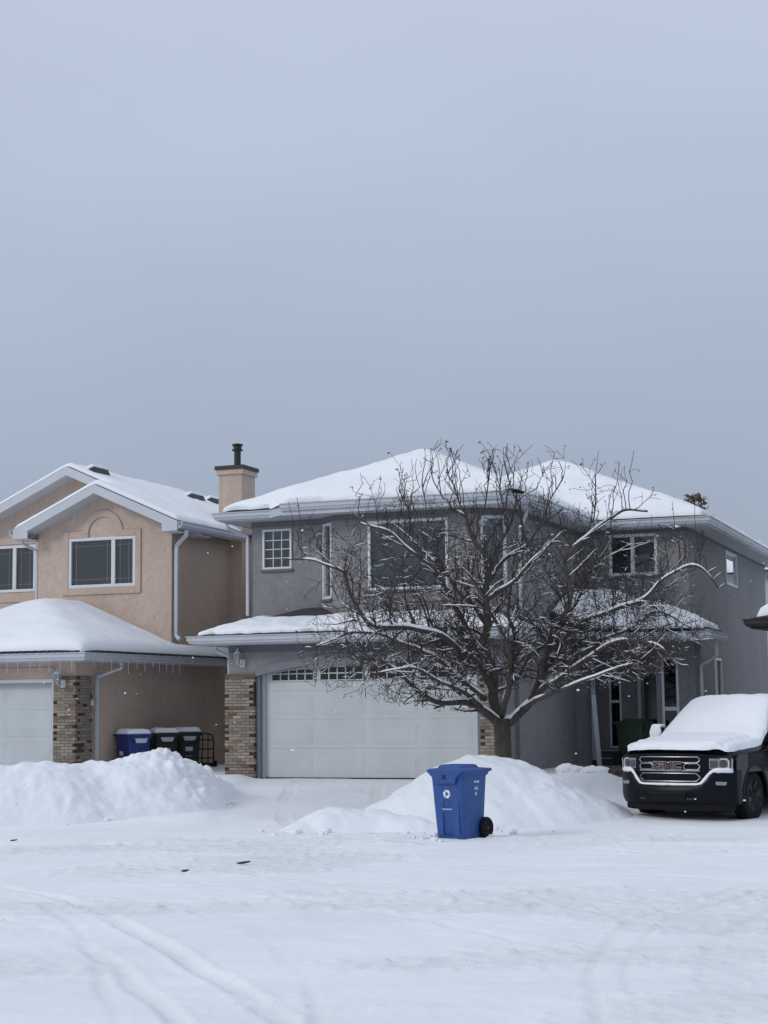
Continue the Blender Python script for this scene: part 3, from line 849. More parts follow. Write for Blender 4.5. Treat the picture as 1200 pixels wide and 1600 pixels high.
brick_pier(GH, .73, .5, 2.30, Fr((-.88, -.06, -.02), (1, 0, 0), (0, -1, 0)), seed=4)
brick_pier(GH, .36, .5, 2.30, Fr((4.99, -.06, -.02), (1, 0, 0), (0, -1, 0)), seed=8, bw=.2)
lantern(GH, Fr((-.52, 0, 2.42), (1, 0, 0), (0, -1, 0)))
# windows
window(GH, fA, *winA, grid=(3, 4), fwid=.05, blind='dark', sill='greydark')
window(GH, fB, *winB, fwid=.06, blind='roller', sill='greydark')
window(GH, fC, *winC, fwid=.06, blind='roller', sill='greydark')
window(GH, fD, *winD, fwid=.06, blind='roller', sill='greydark')
window(GH, F_front(WV), *winW, fwid=.07, mull=(6.72,), blind='curtain', sill='greydark', glass='glass')
window(GH, F_right(WU), *winR1, fwid=.07, blind='pale')
window(GH, F_right(WU), *winR2, fwid=.07, blind='none', glass='darkglass')
wo = window(GH, F_front(6.55), 7.43, 7.84, .25, 2.62, fwid=.06, blind='none', glass='darkglass')
w = MB(); w.box(7.49, 7.78, -.07, .016, 1.35, 1.44, F_front(6.55)); w.build('transom', M['frame'], wo)
wo = window(GH, F_front(dv), 5.93, 6.24, .45, 2.3, fwid=.05, blind='none', glass='darkglass')
w = MB(); w.box(5.98, 6.19, -.07, .016, 1.55, 1.62, F_front(dv)); w.build('transom', M['frame'], wo)
# sloped trim shelf under the bay and wing windows
w = MB(); w.box(.5, 2.95, 0, .05, 3.78, 3.86, fC); w.build('sill_trim', M['grey'], GH)
w = MB(); w.box(6.05, 7.45, 0, .03, 4.36, 4.41, F_front(WV)); w.build('sill_trim', M['grey'], GH)
# front door
w = MB(); f_ = F_front(dv)
w.box(6.66, 6.74, 0, .07, .3, 2.46, f_); w.box(7.20, 7.28, 0, .07, .3, 2.46, f_); w.box(6.74, 7.20, 0, .07, 2.38, 2.46, f_)
w.mi = 1; w.box(6.74, 7.20, 0, .03, .3, 2.38, f_)
w.mi = 2; w.box(6.82, 7.12, .03, .036, .95, 2.25, f_)
dd = w.build('front_door', [M['trim'], M['jamb'], M['darkpane']], GH)
w = MB(); w.ball((7.15, dv - .07, 1.25), .03, 8); w.build('handle', M['chrome'], dd)
# steps
w = MB()
for k in range(3):
    w.mi = 0; w.box(5.80, 7.28, 5.75 + .45 * k, 7.44, -.1 + .17 * k, .05 + .17 * k)
    w.mi = 1; w.box(5.80, 7.28, 5.72 + .45 * k, 5.80 + .45 * k, .055 + .17 * k, .08 + .17 * k)
w.build('porch_step', [M['step'], M['nosing']], GH)
# ---- upper roof
ZE = 5.97; SL = .44
eave = [(-1.42, .78), (-.25, .78), (.42, .18), (5.45, .18), (5.92, .62), (5.92, 6.48), (8.62, 6.48), (8.62, 20.2), (-1.42, 20.2)]
def roofG(u, v, k=.03):
    a = smin(ZE + SL * (u + 1.42), max(ZE + SL * (v - .78), min(ZE + SL * (v - .18), ZE + .30) - .5 * (1 - sstep(-.3, .45, u))), ZE + SL * (5.92 - u), k=k)
    if v < 6.48: return max(a, ZE - .02)
    b = smin(ZE + SL * (u + 1.42), ZE + SL * (v - 6.48), ZE + SL * (8.62 - u), ZE + SL * (20.2 - v), k=k)
    return max(smax(a, b, k=k), ZE - .02)
rf = sheet(eave, roofG, .02, res=.22, er=.1, namp=0, under=0, edge=.015).build('roof', M['shingle'], GH)
sheet([(-1.40, .80), (-.25, .80), (.42, .20), (5.44, .20), (5.90, .63), (5.90, 6.5), (8.60, 6.5), (8.60, 20.1), (-1.40, 20.1)], lambda u, v: roofG(u, v, .05), .15, res=.08, er=.30, namp=.05, nscale=.6, seed=2, edge=.06, ragged=.09).build('roof_snow', M['roofsnow'], rf, smooth=True)
w = MB(); w.quad(*[(x, y, TOP) for x, y in eave]); w.build('soffit', M['soffit'], GH)
for pth, dz in ((eave[3:] + [eave[0], (.62, .78)], 0), ([(.40, .20), eave[3], (5.60, .315)], .055)):
    w = MB(); sweep(w, [(x, y, TOP - .01 + dz) for x, y in pth], GUT if not dz else [(-.03, -.06), (.025, -.06)] + GUT[2:-1] + [(-.03, .20)]); w.build('gutter', M['gutter'], GH)
w = MB(); sweep(w, [eave[1] + (TOP,), (eave[2][0], eave[2][1] + .06, TOP)], [(-.02, 0), (.0, 0), (.0, .2), (-.02, .2)]); w.build('fascia', M['gutter'], GH)
# ---- garage skirt roof
Z2 = 3.10; S2 = .36
g_eave = [(-1.40, 4.0), (-1.40, -.5), (5.86, -.5), (5.86, 4.0), (5.42, 4.0), (5.42, 1.44), (4.63, .76), (1.42, .76), (.87, 1.29), (-.86, 1.29), (-.86, 4.0)]
def roofS(u, v): return smin(Z2 + S2 * (v + .5), Z2 + S2 * (u + 1.40), Z2 + S2 * (5.86 - u), k=.03)
rf = sheet(g_eave, roofS, .02, res=.15, er=.1, namp=0, under=0, edge=.015).build('garage_roof', M['shingle'], GH)
g_snow = [(-1.38, 3.9), (-1.38, -.48), (5.84, -.48), (5.84, 3.9), (5.44, 3.9), (5.44, 1.3), (4.70, .66), (1.45, .55), (1.0, .50), (-.10, .52), (-.45, .85), (-.86, 1.22), (-.86, 3.9)]
sheet(g_snow, roofS, .095, res=.06, er=.22, namp=.055, nscale=1.3, seed=6, edge=.04, ragged=.12).build('roof_snow', M['roofsnow'], rf, smooth=True)
w = MB(); w.quad(*[(x, y, 2.90) for x, y in g_eave]); w.build('soffit', M['soffit'], GH)
w = MB(); sweep(w, [(-1.40, 4.0, 2.90), (-1.40, -.5, 2.90), (5.86, -.5, 2.90), (5.86, 4.0, 2.90)], GUT); w.build('gutter', M['gutter'], GH)
# ---- porch roof
p_eave = [(5.42, 4.0), (5.95, 4.0), (6.9, 5.2), (8.78, 5.2), (8.78, 7.4), (WU + .01, 7.4), (WU + .01, 6.99), (5.42, 6.99)]
def roofP(u, v):
    a = smin(3.22 + .42 * (8.78 - u) , 3.22 + .40 * (v - 5.2) + .60 * max(0, 6.9 - u), k=.05)
    b = smin(a, 4.15 - .0 * v, k=.05)
    return max(b, 3.2)
rf = sheet(p_eave, roofP, .02, res=.12, er=.1, namp=0, under=0, edge=.015).build('porch_roof', M['shingle'], GH)
sheet([(5.44, 4.05), (5.95, 4.05), (6.9, 5.22), (8.76, 5.22), (8.76, 7.38), (WU + .02, 7.38), (WU + .02, 6.92), (5.5, 6.92)], roofP, .13, res=.06, er=.14, namp=.07, nscale=1.3, seed=9, edge=.02, ragged=.1).build('roof_snow', M['roofsnow'], rf, smooth=True)
w = MB(); w.quad(*[(x, y, 2.98) for x, y in p_eave]); w.build('soffit', M['soffit'], GH)
w = MB(); sweep(w, [(5.95, 4.0, 2.97), (6.9, 5.2, 2.97), (8.78, 5.2, 2.97), (8.78, 7.4, 2.97)], GUT); w.build('gutter', M['gutter'], GH)
# downspouts
downspout(GH, [(-1.30, .92, 5.72), (-1.30, .92, 5.62), (-.94, 1.24, 5.44), (-.94, 1.24, 5.30), (-.94, 1.24, 3.62)])
downspout(GH, [(5.85, .72, 5.72), (5.85, .72, 5.55), (5.48, 1.45, 5.30), (5.48, 1.45, 5.1), (5.48, 1.45, 3.55)])
downspout(GH, [(8.83, 6.2, 2.97), (8.83, 6.2, 2.62), (8.40, 6.50, 2.42), (8.40, 6.50, 2.2), (8.40, 6.50, -.2)])
downspout(GH, [(-1.15, .05, 2.90), (-1.15, .05, 2.80), (-.86, .12, 2.66), (-.86, .12, 2.5), (-.86, .3, .1)], r=.035)
downspout(GH, [(5.86, 6.12, 2.95), (5.86, 6.12, 2.0), (5.86, 6.12, 0.2)], r=.05)

# ------------------------------------------------------------------ the peach house
PO = (-3.8, -1.47, 0)
PH = empty('peach_house', hw(*PO), HR)
tag(PH, 'peach stucco house with front gable, arched window trim and tall chimney', 'house')
def pb(mb, name, m, parent=None, **k): return mb.build(name, m, parent or PH, PO, **k)
PR, GV, UVp, LV, PL = -3.8, -1.47, 2.9, 4.2, -7.6
w = MB()
ETOP = 5.93
rp = lambda u: 6.02 + .445 * (-3.4 - u)               # right roof slope
# garage front with door opening, side
fp = F_front(GV)
gd = (-9.2, -4.33, -.2, 2.13)
wall(w, fp, -9.75, PR, -.3, 2.7, [gd])
wall(w, F_right(PR), GV, UVp, -.3, 2.9)
wall(w, F_right(PR), UVp, 13.0, -.3, ETOP)
# upper front gable
winP = (-6.70, -4.80, 4.55, 5.80)
wall(w, F_front(UVp), PL, PR, 2.6, 5.90, [winP])
gp = F_front(UVp)
w.quad(gp(PL, 0, 5.9), gp(PR, 0, 5.9), gp(PR, 0, 6.0), gp(-5.7, 0, 6.90), gp(PL, 0, 6.0))
wall(w, F_left(PL), UVp, LV, 2.6, 6.1)
winQ = (-10.3, -8.50, 4.62, 5.86)
wall(w, F_front(LV), -10.9, PL, 2.6, 5.90, [winQ])
gl_ = F_front(LV)
w.quad(gl_(-10.9, 0, 5.9), gl_(-3.8, 0, 5.9), gl_(-3.8, 0, 6.02), gl_(-7.3, 0, 7.62), gl_(-10.9, 0, 6.0))
wall(w, F_left(-10.9), LV, 13, -.3, 6); wall(w, F_back(13), -10.9, PR, -.3, 6)
wall(w, F_left(-9.75), GV, LV, -.3, 2.7)
pb(w, 'stucco_wall', M['peach'])
# raised trim round the front window with its arch
w = MB()
for a in ((-6.86, -6.70, 4.37, 5.97), (-4.80, -4.64, 4.37, 5.97), (-6.70, -4.80, 4.37, 4.55), (-6.70, -6.30, 5.80, 5.97), (-5.16, -4.80, 5.80, 5.97)):
    w.box(a[0], a[1], 0, .04, a[2], a[3], gp)
c_, z_ = -5.73, 5.90
ring = [(c_ + .58 * math.cos(math.pi * k / 28), z_ + .58 * math.sin(math.pi * k / 28)) for k in range(29)] + [(c_ + .40 * math.cos(math.pi * k / 28), z_ + .40 * math.sin(math.pi * k / 28)) for k in range(28, -1, -1)]
w.prism(ring, 0, .042, gp)
w.box(-6.309, -6.129, 0, .041, 5.801, 5.9, gp); w.box(-5.331, -5.151, 0, .041, 5.801, 5.9, gp)
pb(w, 'window_trim', M['peachtrim'], bevel=.012)
w = MB(); w.prism([(-10.5, 4.36), (-8.30, 4.36), (-8.30, 6.06), (-10.5, 6.06), (-10.5, 5.88), (-8.49, 5.88), (-8.49, 4.60), (-10.5, 4.60)], 0, .04, gl_)
w.build('window_trim', M['peachtrim'], PH, PO)
window(PH, gp, *winP, org=PO, fwid=.075, mull=(-5.43,), border=.13, blind='dark')
window(PH, gl_, *winQ, org=PO, fwid=.075, mull=(-9.16,), border=.13, blind='dark')
# garage door + bands + header
garage_door(PH, Fr((-9.2, GV + .16, -.2), (1, 0, 0), (0, -1, 0)), 4.87, 2.33, org=PO)
w = MB(); w.prism([(-9.3, 2.21), (-4.325, 2.21), (-4.325, -.2), (-4.37, -.2), (-4.37, 2.13), (-9.3, 2.13)], -.1, .03, fp); pb(w, 'door_trim', M['trim'])
w = MB(); w.box(-9.75, -4.32, 0, .03, 2.40, 2.46, fp); pb(w, 'header_band', M['peachtrim'])
brick_pier(PH, .56, .72, 2.52, Fr((-4.32, GV - .06, -.25), (1, 0, 0), (0, -1, 0)), org=PO, seed=14)
lantern(PH, Fr((-4.12, GV - .06, 2.02), (1, 0, 0), (0, -1, 0)), org=PO)
w = MB(); w.box(-3.74, -3.70, -.93, -.85, 1.62, 1.74); pb(w, 'outlet_box', M['trim'])
# chimney
w = MB(); w.box(-4.14, -3.46, 6.12, 6.94, -.3, 7.72); w.box(-4.19, -3.41, 6.07, 6.99, 7.66, 7.80); ch_ = pb(w, 'chimney', M['peach'], bevel=.01)
w = MB(); w.box(-4.22, -3.38, 6.04, 7.02, 7.80, 7.90); pb(w, 'chimney_cap', M['black'], ch_)
f_ = Fr((-3.72, 6.4, 7.9), (1, 0, 0), (0, 0, 1), (0, 1, 0))
w = MB(); w.lathe([(.09, 0), (.09, .42), (.15, .43), (.15, .46), (.11, .48), (.11, .55), (.15, .57), (.15, .60), (.04, .63)], f_, 16); pb(w, 'flue_pipe', M['black'], ch_)
# gable roofs: one plan sheet, heights by plane
UE = -3.38
def roofMain(u, v):                                        # main gable, ridge u=-7.3
    m_ = smin(rp(u), rp(-14.6 - u), k=.02)
    return min(m_, 7.76 - .46 * (v - 12.5)) if v > 12.5 else m_
def roofFront(u, v): return smin(rp(u), rp(-11.4 - u), k=.02)   # front gable, ridge u=-5.7
pe = [(-11.3, 3.72), (UE, 3.72), (UE, 13.5), (-11.3, 13.5)]
pf_ = [(-8.0, 4.2), (-8.0, 2.42), (UE, 2.42), (UE, 3.80), (-5.6, 3.80), (-5.6, 4.2)]
rf = pb(sheet(pe, roofMain, .05, res=.1, er=.05, namp=0, under=0, edge=.05), 'roof', M['shingle'])
rg = pb(sheet(pf_, roofFront, .05, res=.1, er=.05, namp=0, under=0, edge=.05), 'gable_roof', M['shingle'])
sp = [(-11.3, 3.75), (UE - .02, 3.75), (UE - .02, 6.0), (-4.2, 6.0), (-4.2, 7.05), (UE - .02, 7.05), (UE - .02, 13.4), (-11.3, 13.4)]
pb(sheet(sp, lambda u, v: roofMain(u, v) + .045, .11, res=.08, er=.20, namp=.035, nscale=.6, seed=31, edge=.02), 'roof_snow', M['roofsnow'], rf, smooth=True)
pb(sheet([(-8.02, 4.2), (-8.02, 2.45), (UE - .02, 2.45), (UE - .02, 3.95), (-5.6, 3.95), (-5.6, 4.2)], lambda u, v: roofFront(u, v) + .045, .11, res=.06, er=.16, namp=.03, nscale=.8, seed=33, edge=.02), 'roof_snow', M['roofsnow'], rg, smooth=True)
# barge boards
def barge(uc, u0, u1, v, ret=.42, left_only=False):
    w = MB(); f_ = F_front(v)
    for a, b in (((u0, 1), (u1, -1)) if True else ()):
        pass
    r_ = lambda u: 6.02 + .445 * (u1 - .02 - u) if u > uc else 6.02 + .445 * (u - (2 * uc - u1 + .02))
    for e_ in (u1, u0):
        z_e = r_(e_ - .001 if e_ > uc else e_ + .001)
        w.prism([(e_, z_e - .20), (e_, z_e + .03), (uc, r_(uc) + .03), (uc, r_(uc) - .20)], 0, .03, f_)
        sgn = -1 if e_ > uc else 1
        w.prism([(e_, z_e - .20), (e_ + sgn * ret, z_e - .20), (e_ + sgn * ret, z_e + .46 * ret - .20)], .0, .03, f_)
        # soffit under the rake
        w.quad(f_(e_, 0, z_e - .2), f_(uc, 0, r_(uc) - .2), f_(uc, -.55, r_(uc) - .2), f_(e_, -.55, z_e - .2))
        w.box(min(e_, e_ + sgn * ret), max(e_, e_ + sgn * ret), -.52, -.001, z_e - .22, z_e - .20, f_)
    return pb(w, 'barge_board', M['trim'])
barge(-5.7, -8.02, UE, 2.42)
barge(-7.3, -11.3, UE, 3.72)
w = MB()
w.quad((UE, 2.42, ETOP - .005), (PR, 2.42, ETOP - .005), (PR, 13.4, ETOP - .005), (UE, 13.4, ETOP - .005)); pb(w, 'soffit', M['soffit'])
for p_ in ([(UE, 2.42, 5.84), (UE, 6.05, 5.84)], [(UE, 7.05, 5.84), (UE, 13.4, 5.84)], [(-8.02, 3.6, 5.84), (-8.02, 2.42, 5.84)]):
    w = MB(); sweep(w, p_, GUT); pb(w, 'gutter', M['gutter'])
for u, v, wd in ((-6.75, 4.6, .5), (-6.3, 9.2, .5), (-6.4, 10.6, .5), (-5.2, 11.2, .3)):
    z_ = rp(u)
    w = MB(); f_ = Fr((u, v, z_ + .02), (0, 1, 0), (1, 0, .46), (-.46, 0, 1))
    w.box(-wd, wd * .5, -.12, .12, 0, .24, f_); vo = pb(w, 'roof_vent', M['black'], rf)
    w = MB(); w.box(-wd - .02, wd * .5 + .02, -.2, .14, .24, .33, f_); pb(w, 'vent_snow', M['roofsnow'], vo, bevel=.03)
# garage hip roof
ge = [(-9.3, -2.0), (-3.3, -2.0), (-3.3, 5.6), (-3.79, 5.6), (-3.79, 2.89), (-7.6, 2.89), (-7.6, 4.19), (-9.3, 4.19)]
def roofPg(u, v): return smin(2.76 + .43 * (-3.3 - u), 2.76 + .43 * (v + 2.0), 2.76 + .43 * (u + 9.3), k=.05)
rf = pb(sheet(ge, roofPg, .02, res=.15, er=.1, namp=0, under=0, edge=.015), 'garage_roof', M['shingle'])
gs = [(-9.28, -1.98), (-3.32, -1.98), (-3.32, 5.5), (-3.74, 5.5), (-3.74, 2.84), (-7.62, 2.84), (-7.62, 4.15), (-9.28, 4.15)]
pb(sheet(gs, lambda u, v: smin(2.76 + .43 * (-3.3 - u), 2.76 + .43 * (v + 2.0), 2.76 + .43 * (u + 9.3), k=.08) + .05, .16, res=.07, er=.35, namp=.04, nscale=.5, seed=41, edge=.02), 'roof_snow', M['roofsnow'], rf, smooth=True)
w = MB(); w.quad(*[(x, y, 2.575) for x, y in ge]); pb(w, 'soffit', M['soffit'])
w = MB(); sweep(w, [(-9.3, -2.0, 2.565), (-3.3, -2.0, 2.565), (-3.3, 5.6, 2.565)], GUT); pb(w, 'gutter', M['gutter'])
downspout(PH, [(-3.32, 2.75, 5.85), (-3.32, 2.75, 5.72), (-3.70, 3.0, 5.52), (-3.72, 3.0, 5.4), (-3.72, 3.0, 3.32), (-3.60, 2.95, 3.2)], PO, r=.05)
downspout(PH, [(-7.95, 2.7, 5.84), (-7.95, 2.7, 5.72), (-7.70, 3.0, 5.55), (-7.70, 3.0, 4.2)], PO)
downspout(PH, [(-3.30, -.35, 2.56), (-3.30, -.35, 2.46), (-3.70, -.72, 2.26), (-3.70, -.72, 2.1), (-3.70, -.72, -.2)], PO)

# icicle light string along the garage gutter
IL_ = ('string of white icicle lights hanging along the snowy gutter of the peach house garage', 'string lights')
rnd = random.Random(3)
w = MB(); w2 = w
w.tube([(-9.2, -2.165, 2.60), (-3.135, -2.165, 2.60), (-3.135, 5.4, 2.60)], .006, 4)
def cord(p, l):
    w.tube([p, (p[0] + rnd.uniform(-.01, .01), p[1], p[2] - l * .5), (p[0] + rnd.uniform(-.015, .015), p[1], p[2] - l)], .006, 4)
O2 = (-3.3, -2.0, 2.5)
u = -9.2
while u < -3.3: cord((u, -2.165, 2.60), rnd.uniform(.20, .30)); u += rnd.uniform(.24, .30)
v = -1.8
while v < 2.4: cord((-3.135, v, 2.60), rnd.uniform(.12, .30)); v += rnd.uniform(.3, .42)
w.mi = 1; u = -9.2
while u < -3.3: w2.box(u, u + .09, -2.17, -2.10, 2.765, 2.80); u += .19 + rnd.uniform(-.03, .03)
v = -1.9
while v < 5.4: w2.box(-3.2, -3.13, v, v + .10, 2.765, 2.80); v += .2 + rnd.uniform(-.02, .03)
o = w.build('icicle_lights', [M['trim'], M['black']], None, O2, loc=hw(*O2)); o.rotation_euler = (0, 0, HR); tag(o, *IL_)

# ------------------------------------------------------------------ neighbours at the right edge
NH = empty('brown_house', (8.36, 35.6, .66), rad(-27))
tag(NH, 'dark house at the right edge with a snowy dark eave corner', 'house')
w = MB(); w.box(.05, 7, .6, 9, -.8, 2.75); w.build('wall', M['brown'], NH)
w = MB(); w.box(1.5, 7, 1.6, 9, 2.9, 6.2); w.build('shade_storey_wall', M['brown'], NH)  # unseen storey and roof, added to block sky and darken the grey side wall
ue = [(1.1, 1.2), (7.4, 1.2), (7.4, 9.4), (1.1, 9.4)]
rU = lambda u, v: smin(6.2 + .4 * (u - 1.1), 6.2 + .4 * (v - 1.2), 6.2 + .4 * (7.4 - u), 6.2 + .4 * (9.4 - v), k=.04)
ru = sheet(ue, rU, .02, res=.3, er=.1, namp=0, under=0).build('shade_storey_roof', M['shingle'], NH)
sheet(ue, rU, .2, res=.2, er=.3, namp=.05, seed=53).build('roof_snow', M['roofsnow'], ru, smooth=True)
ne = [(-.45, -.4), (7.5, -.4), (7.5, 9.5), (-.45, 9.5)]
rN = lambda u, v: smin(3.0 + .4 * (u + .45), 3.0 + .4 * (v + .4), 3.0 + .4 * (7.5 - u), 3.0 + .4 * (9.5 - v), k=.04)
rf = sheet(ne, rN, .02, res=.25, er=.1, namp=0, under=0).build('roof', M['shingle'], NH)
sheet([(-.37, -.36), (7.4, -.36), (7.4, 9.4), (-.37, 9.4)], rN, .2, res=.1, er=.25, namp=.05, seed=51, edge=.03, ragged=.12).build('roof_snow', M['roofsnow'], rf, smooth=True)
w = MB(); w.quad(*[(x, y, 2.78) for x, y in ne]); w.build('soffit', M['brown'], NH)
w = MB(); sweep(w, [(x, y, 2.79) for x, y in ne], GUT, closed=True); w.build('gutter', M['black'], NH)
FH = empty('pale_house', (15.6, 60, .4), rad(-8))
tag(FH, 'pale sided house far behind, seen past the right corner of the grey house', 'house')
w = MB(); w.box(-2.2, 6, 0, 8, -.4, 6.2); w.build('wall', M['farwall'], FH)
fe = [(-2.6, -.5), (6.5, -.5), (6.5, 8.5), (-2.6, 8.5)]
rF = lambda u, v: min(6.2 + .4 * (u + 2.6), 6.2 + .4 * (v + .5), 6.2 + .4 * (6.5 - u), 6.2 + .4 * (8.5 - v))
rf = sheet(fe, rF, .02, res=.5, er=.1, namp=0, under=0).build('roof', M['shingle'], FH)
sheet(fe, rF, .22, res=.25, er=.3, namp=.04, seed=61).build('roof_snow', M['roofsnow'], rf, smooth=True)

# ------------------------------------------------------------------ carts
def rring(w_, d_, r_, z_, cy=0, n=4):
    pts = []
    for cx_, cy_, a0 in ((w_ / 2 - r_, d_ / 2 - r_, 0), (-w_ / 2 + r_, d_ / 2 - r_, 90), (-w_ / 2 + r_, -d_ / 2 + r_, 180), (w_ / 2 - r_, -d_ / 2 + r_, 270)):
        for k in range(n + 1):
            a = rad(a0 + 90 * k / n); pts.append(Vector((cx_ + r_ * math.cos(a), cy + cy_ + r_ * math.sin(a), z_)))
    return pts

def make_cart(name, loc, rz, body, label, cat, group=None, marks='street', snow=False, tilt=0):
    t = empty(name, loc, rz); tag(t, label, cat, group)
    m = MB()
    rings = [rring(.44, .50, .05, 0, .02), rring(.47, .53, .055, .03, .02), rring(.55, .64, .06, .86), rring(.56, .65, .06, .90), rring(.60, .70, .07, .905), rring(.60, .70, .07, .955)]
    m.loft(rings)
    m.build('body', M[body], t, smooth=True, angle=35)
    # raised front panel with pocket and lower channel (real recesses)
    sl = (.64 - .53) / 2 / .83; yb = -.265 + .02
    f_ = Fr((0, yb - .004, .03), (1, 0, 0), (0, -1, 0), (0, -.0425, .83))
    m = MB()
    wall(m, f_, -.19, .19, .04, .72, [(-.075, .075, .42, .53), (-.09, .09, .04, .36)], reveal=.03)
    fr2 = Fr(f_(0, 0, 0), f_.a, f_.n, f_.t)
    for a in ((-.20, -.19), (.19, .20)): m.quad(fr2(a[0], -.028, .04), fr2(a[1], 0 if a[0] < 0 else -.028, .04), fr2(a[1], 0 if a[0] < 0 else -.028, .72), fr2(a[0], -.028 if a[0] < 0 else 0, .72))
    m.quad(fr2(-.19, 0, .72), fr2(.19, 0, .72), fr2(.19, -.028, .74), fr2(-.19, -.028, .74))
    pf = Fr(f_(0, .022, 0), f_.a, f_.n, f_.t)
    fr_ = MB(); fr_.v = [tuple(Vector(v) + f_.n * .022) for v in m.v]; fr_.f, fr_.m, fr_.c = m.f, m.m, m.c
    fr_.build('front_panel', M[body], t)
    m = MB(); m.tube([pf(-.085, .0, .405), pf(.085, .0, .405)], .012, 8); m.build('lift_bar', M['chrome'], t)
    # lid: domed with an overhanging front lip
    m = MB()
    m.loft([rring(.63, .73, .07, .945, -.005), rring(.635, .735, .07, .985, -.005), rring(.60, .70, .07, 1.0, -.005), rring(.44, .48, .06, 1.012, -.02), rring(.40, .42, .06, 1.05, -.02), rring(.34, .36, .06, 1.058, -.02)])
    m.prism([(-.29, .0), (.29, .0), (.30, .035), (-.30, .035)], .0, .02, Fr((0, -.36, .95), (1, 0, 0), (0, -1, 0)))
    lip = Fr((0, -.352, .80), (1, 0, 0), (0, -1, 0), (0, -.06, 1))
    m.prism([(-.17, .0), (.17, .0), (.20, .08), (.29, .16), (-.29, .16), (-.20, .08)], -.03, .022, lip)
    m.tube([(-.30, .38, .975), (.30, .38, .975)], .022, 8)
    ld = m.build('lid', M[body], t, smooth=True, angle=35)
    m = MB(); m.tube([(-.23, .33, .90), (-.23, .43, .955), (.23, .43, .955), (.23, .33, .90)], .016, 8); m.build('handle', M[body], t)
    for sx in (-1, 1):
        f3 = Fr((sx * .225, .28, .15), (0, 1, 0), (sx, 0, 0))
        m = MB(); m.lathe([(.095, .0), (.145, .005), (.155, .02), (.155, .055), (.142, .075), (.10, .07)], f3, 24); wl = m.build('wheel', M['rubber'], t, smooth=True, angle=35)
        m = MB(); m.lathe([(.094, .05), (.09, .058), (.03, .052), (.028, .075), (.0, .075)], f3, 20)
        for k in range(6):
            a = k * math.pi / 3; m.tube([f3(.03 * math.cos(a), .06, .03 * math.sin(a)), f3(.088 * math.cos(a), .062, .088 * math.sin(a))], .011, 5)
        m.build('hub', M['black'], wl)
    m = MB(); m.tube([(-.2, .27, .14), (.2, .27, .14)], .014, 6); m.build('axle', M['black'], t)
    if marks == 'street':
        s_ = .135; c0 = pf(0, .006, .62); fm = Fr(c0, f_.a, f_.n, f_.t)
        m = MB()
        for k in range(3):
            a = k * 2 * math.pi / 3; ca, sa = math.cos(a), math.sin(a)
            R = lambda p: (s_ * .62 * (p[0] * ca - p[1] * sa), s_ * .62 * (p[0] * sa + p[1] * ca))
            m.prism([R(p) for p in ((-.34, -.66), (.12, -.66), (.12, -.30), (-.14, -.30))], 0, .002, fm)
            m.prism([R(p) for p in ((.12, -.84), (.50, -.48), (.12, -.12))], 0, .0022, fm)
            m.prism([R(p) for p in ((-.44, -.62), (-.22, -.26), (-.34, -.06), (-.68, -.22))], 0, .0018, fm)
        m.build('recycling_symbol', M['white'], t)
        m = MB()
        fl = Fr(lip(0, .023, .10), lip.a, lip.n, lip.t)
        for a, b in (((-.028, -.028), (.028, .028)), ((-.028, .028), (.028, -.028))):
            m.tube([fl(a[0], .003, a[1] - .01), fl(b[0], .003, b[1] - .01)], .009, 5)
        m.build('lid_mark', M['black'], ld)
        sf = Fr((.278, 0, .78), (0, 1, 0), (1, 0, 0), (.048, 0, 1))
        for a, b, z_, h_ in ((-.03, .015, .02, .028), (.03, .10, .02, .028), (-.01, .06, -.05, .012), (-.025, .085, -.075, .014), (.0, .055, -.125, .012), (.0, .05, -.155, .02)):
            m = MB(); n_ = max(2, int((b - a) / .018))
            m.box(a, b, .0, .001, z_, z_ + .002, sf)
            for k in range(n_):
                x0 = a + (b - a) * k / n_
                m.box(x0, x0 + (b - a) / n_ * .72, .0, .004, z_, z_ + h_, sf)
            m.build('printed_code', M['white'], t)
    elif marks:
        sf = pf if marks == 'tab' else Fr((-.245, .05, .0), (0, -1, 0), (-1, 0, 0), (-.048, 0, 1))
        m = MB(); m.box(-.09, .09, .0, .004, .52, .62, sf); m.build('sticker', M['hazard'], t)
        if marks:
            m = MB(); m.prism([(-.12, .0), (.12, .0), (.16, .10), (-.16, .10)], .025, .03, lip); m.build('lid_label', M['hazard'], ld)
    if snow:
        m = sheet([(-.29, -.33), (.29, -.33), (.29, .33), (-.29, .33)], lambda a, b: .99, .10, res=.04, er=.10, namp=.02, nscale=3, seed=int(loc[0] * 9), edge=.03)
        m.build('snow_cap', M['roofsnow'], ld, smooth=True)
    return t

make_cart('recycling_cart', (1.03, 24.15, .0), rad(-37), 'blue', 'bright blue wheeled recycling cart standing alone on the street with a white arrows symbol', 'recycling cart')
GRP = 'wheeled carts beside the peach house wall'
def at_h(u, v): p = hw(u, v); return (p.x, p.y, p.z - .02)
b_ = at_h(-3.30, .20); make_cart('recycling_cart', b_, rad(36), 'navy', 'dark blue snow capped cart behind the left snowbank beside two black carts', 'recycling cart', GRP, 'side', True)
b_ = at_h(-3.30, 1.60); make_cart('garbage_cart', b_, rad(22), 'cartblack', 'black snow capped cart between the blue cart and another black cart', 'garbage cart', GRP, 'tab', True)
b_ = at_h(-3.28, 2.72); make_cart('garbage_cart', b_, rad(18), 'cartblack', 'black snow capped cart nearest the hand truck by the peach wall', 'garbage cart', GRP, 'tab', True)
p_ = hw(6.95, 5.5); make_cart('compost_cart', (p_.x, p_.y, p_.z + .12), rad(-21 + 80), 'cartgreen', 'dark green cart by the front door behind the pickup truck', 'compost cart', None, None, False)

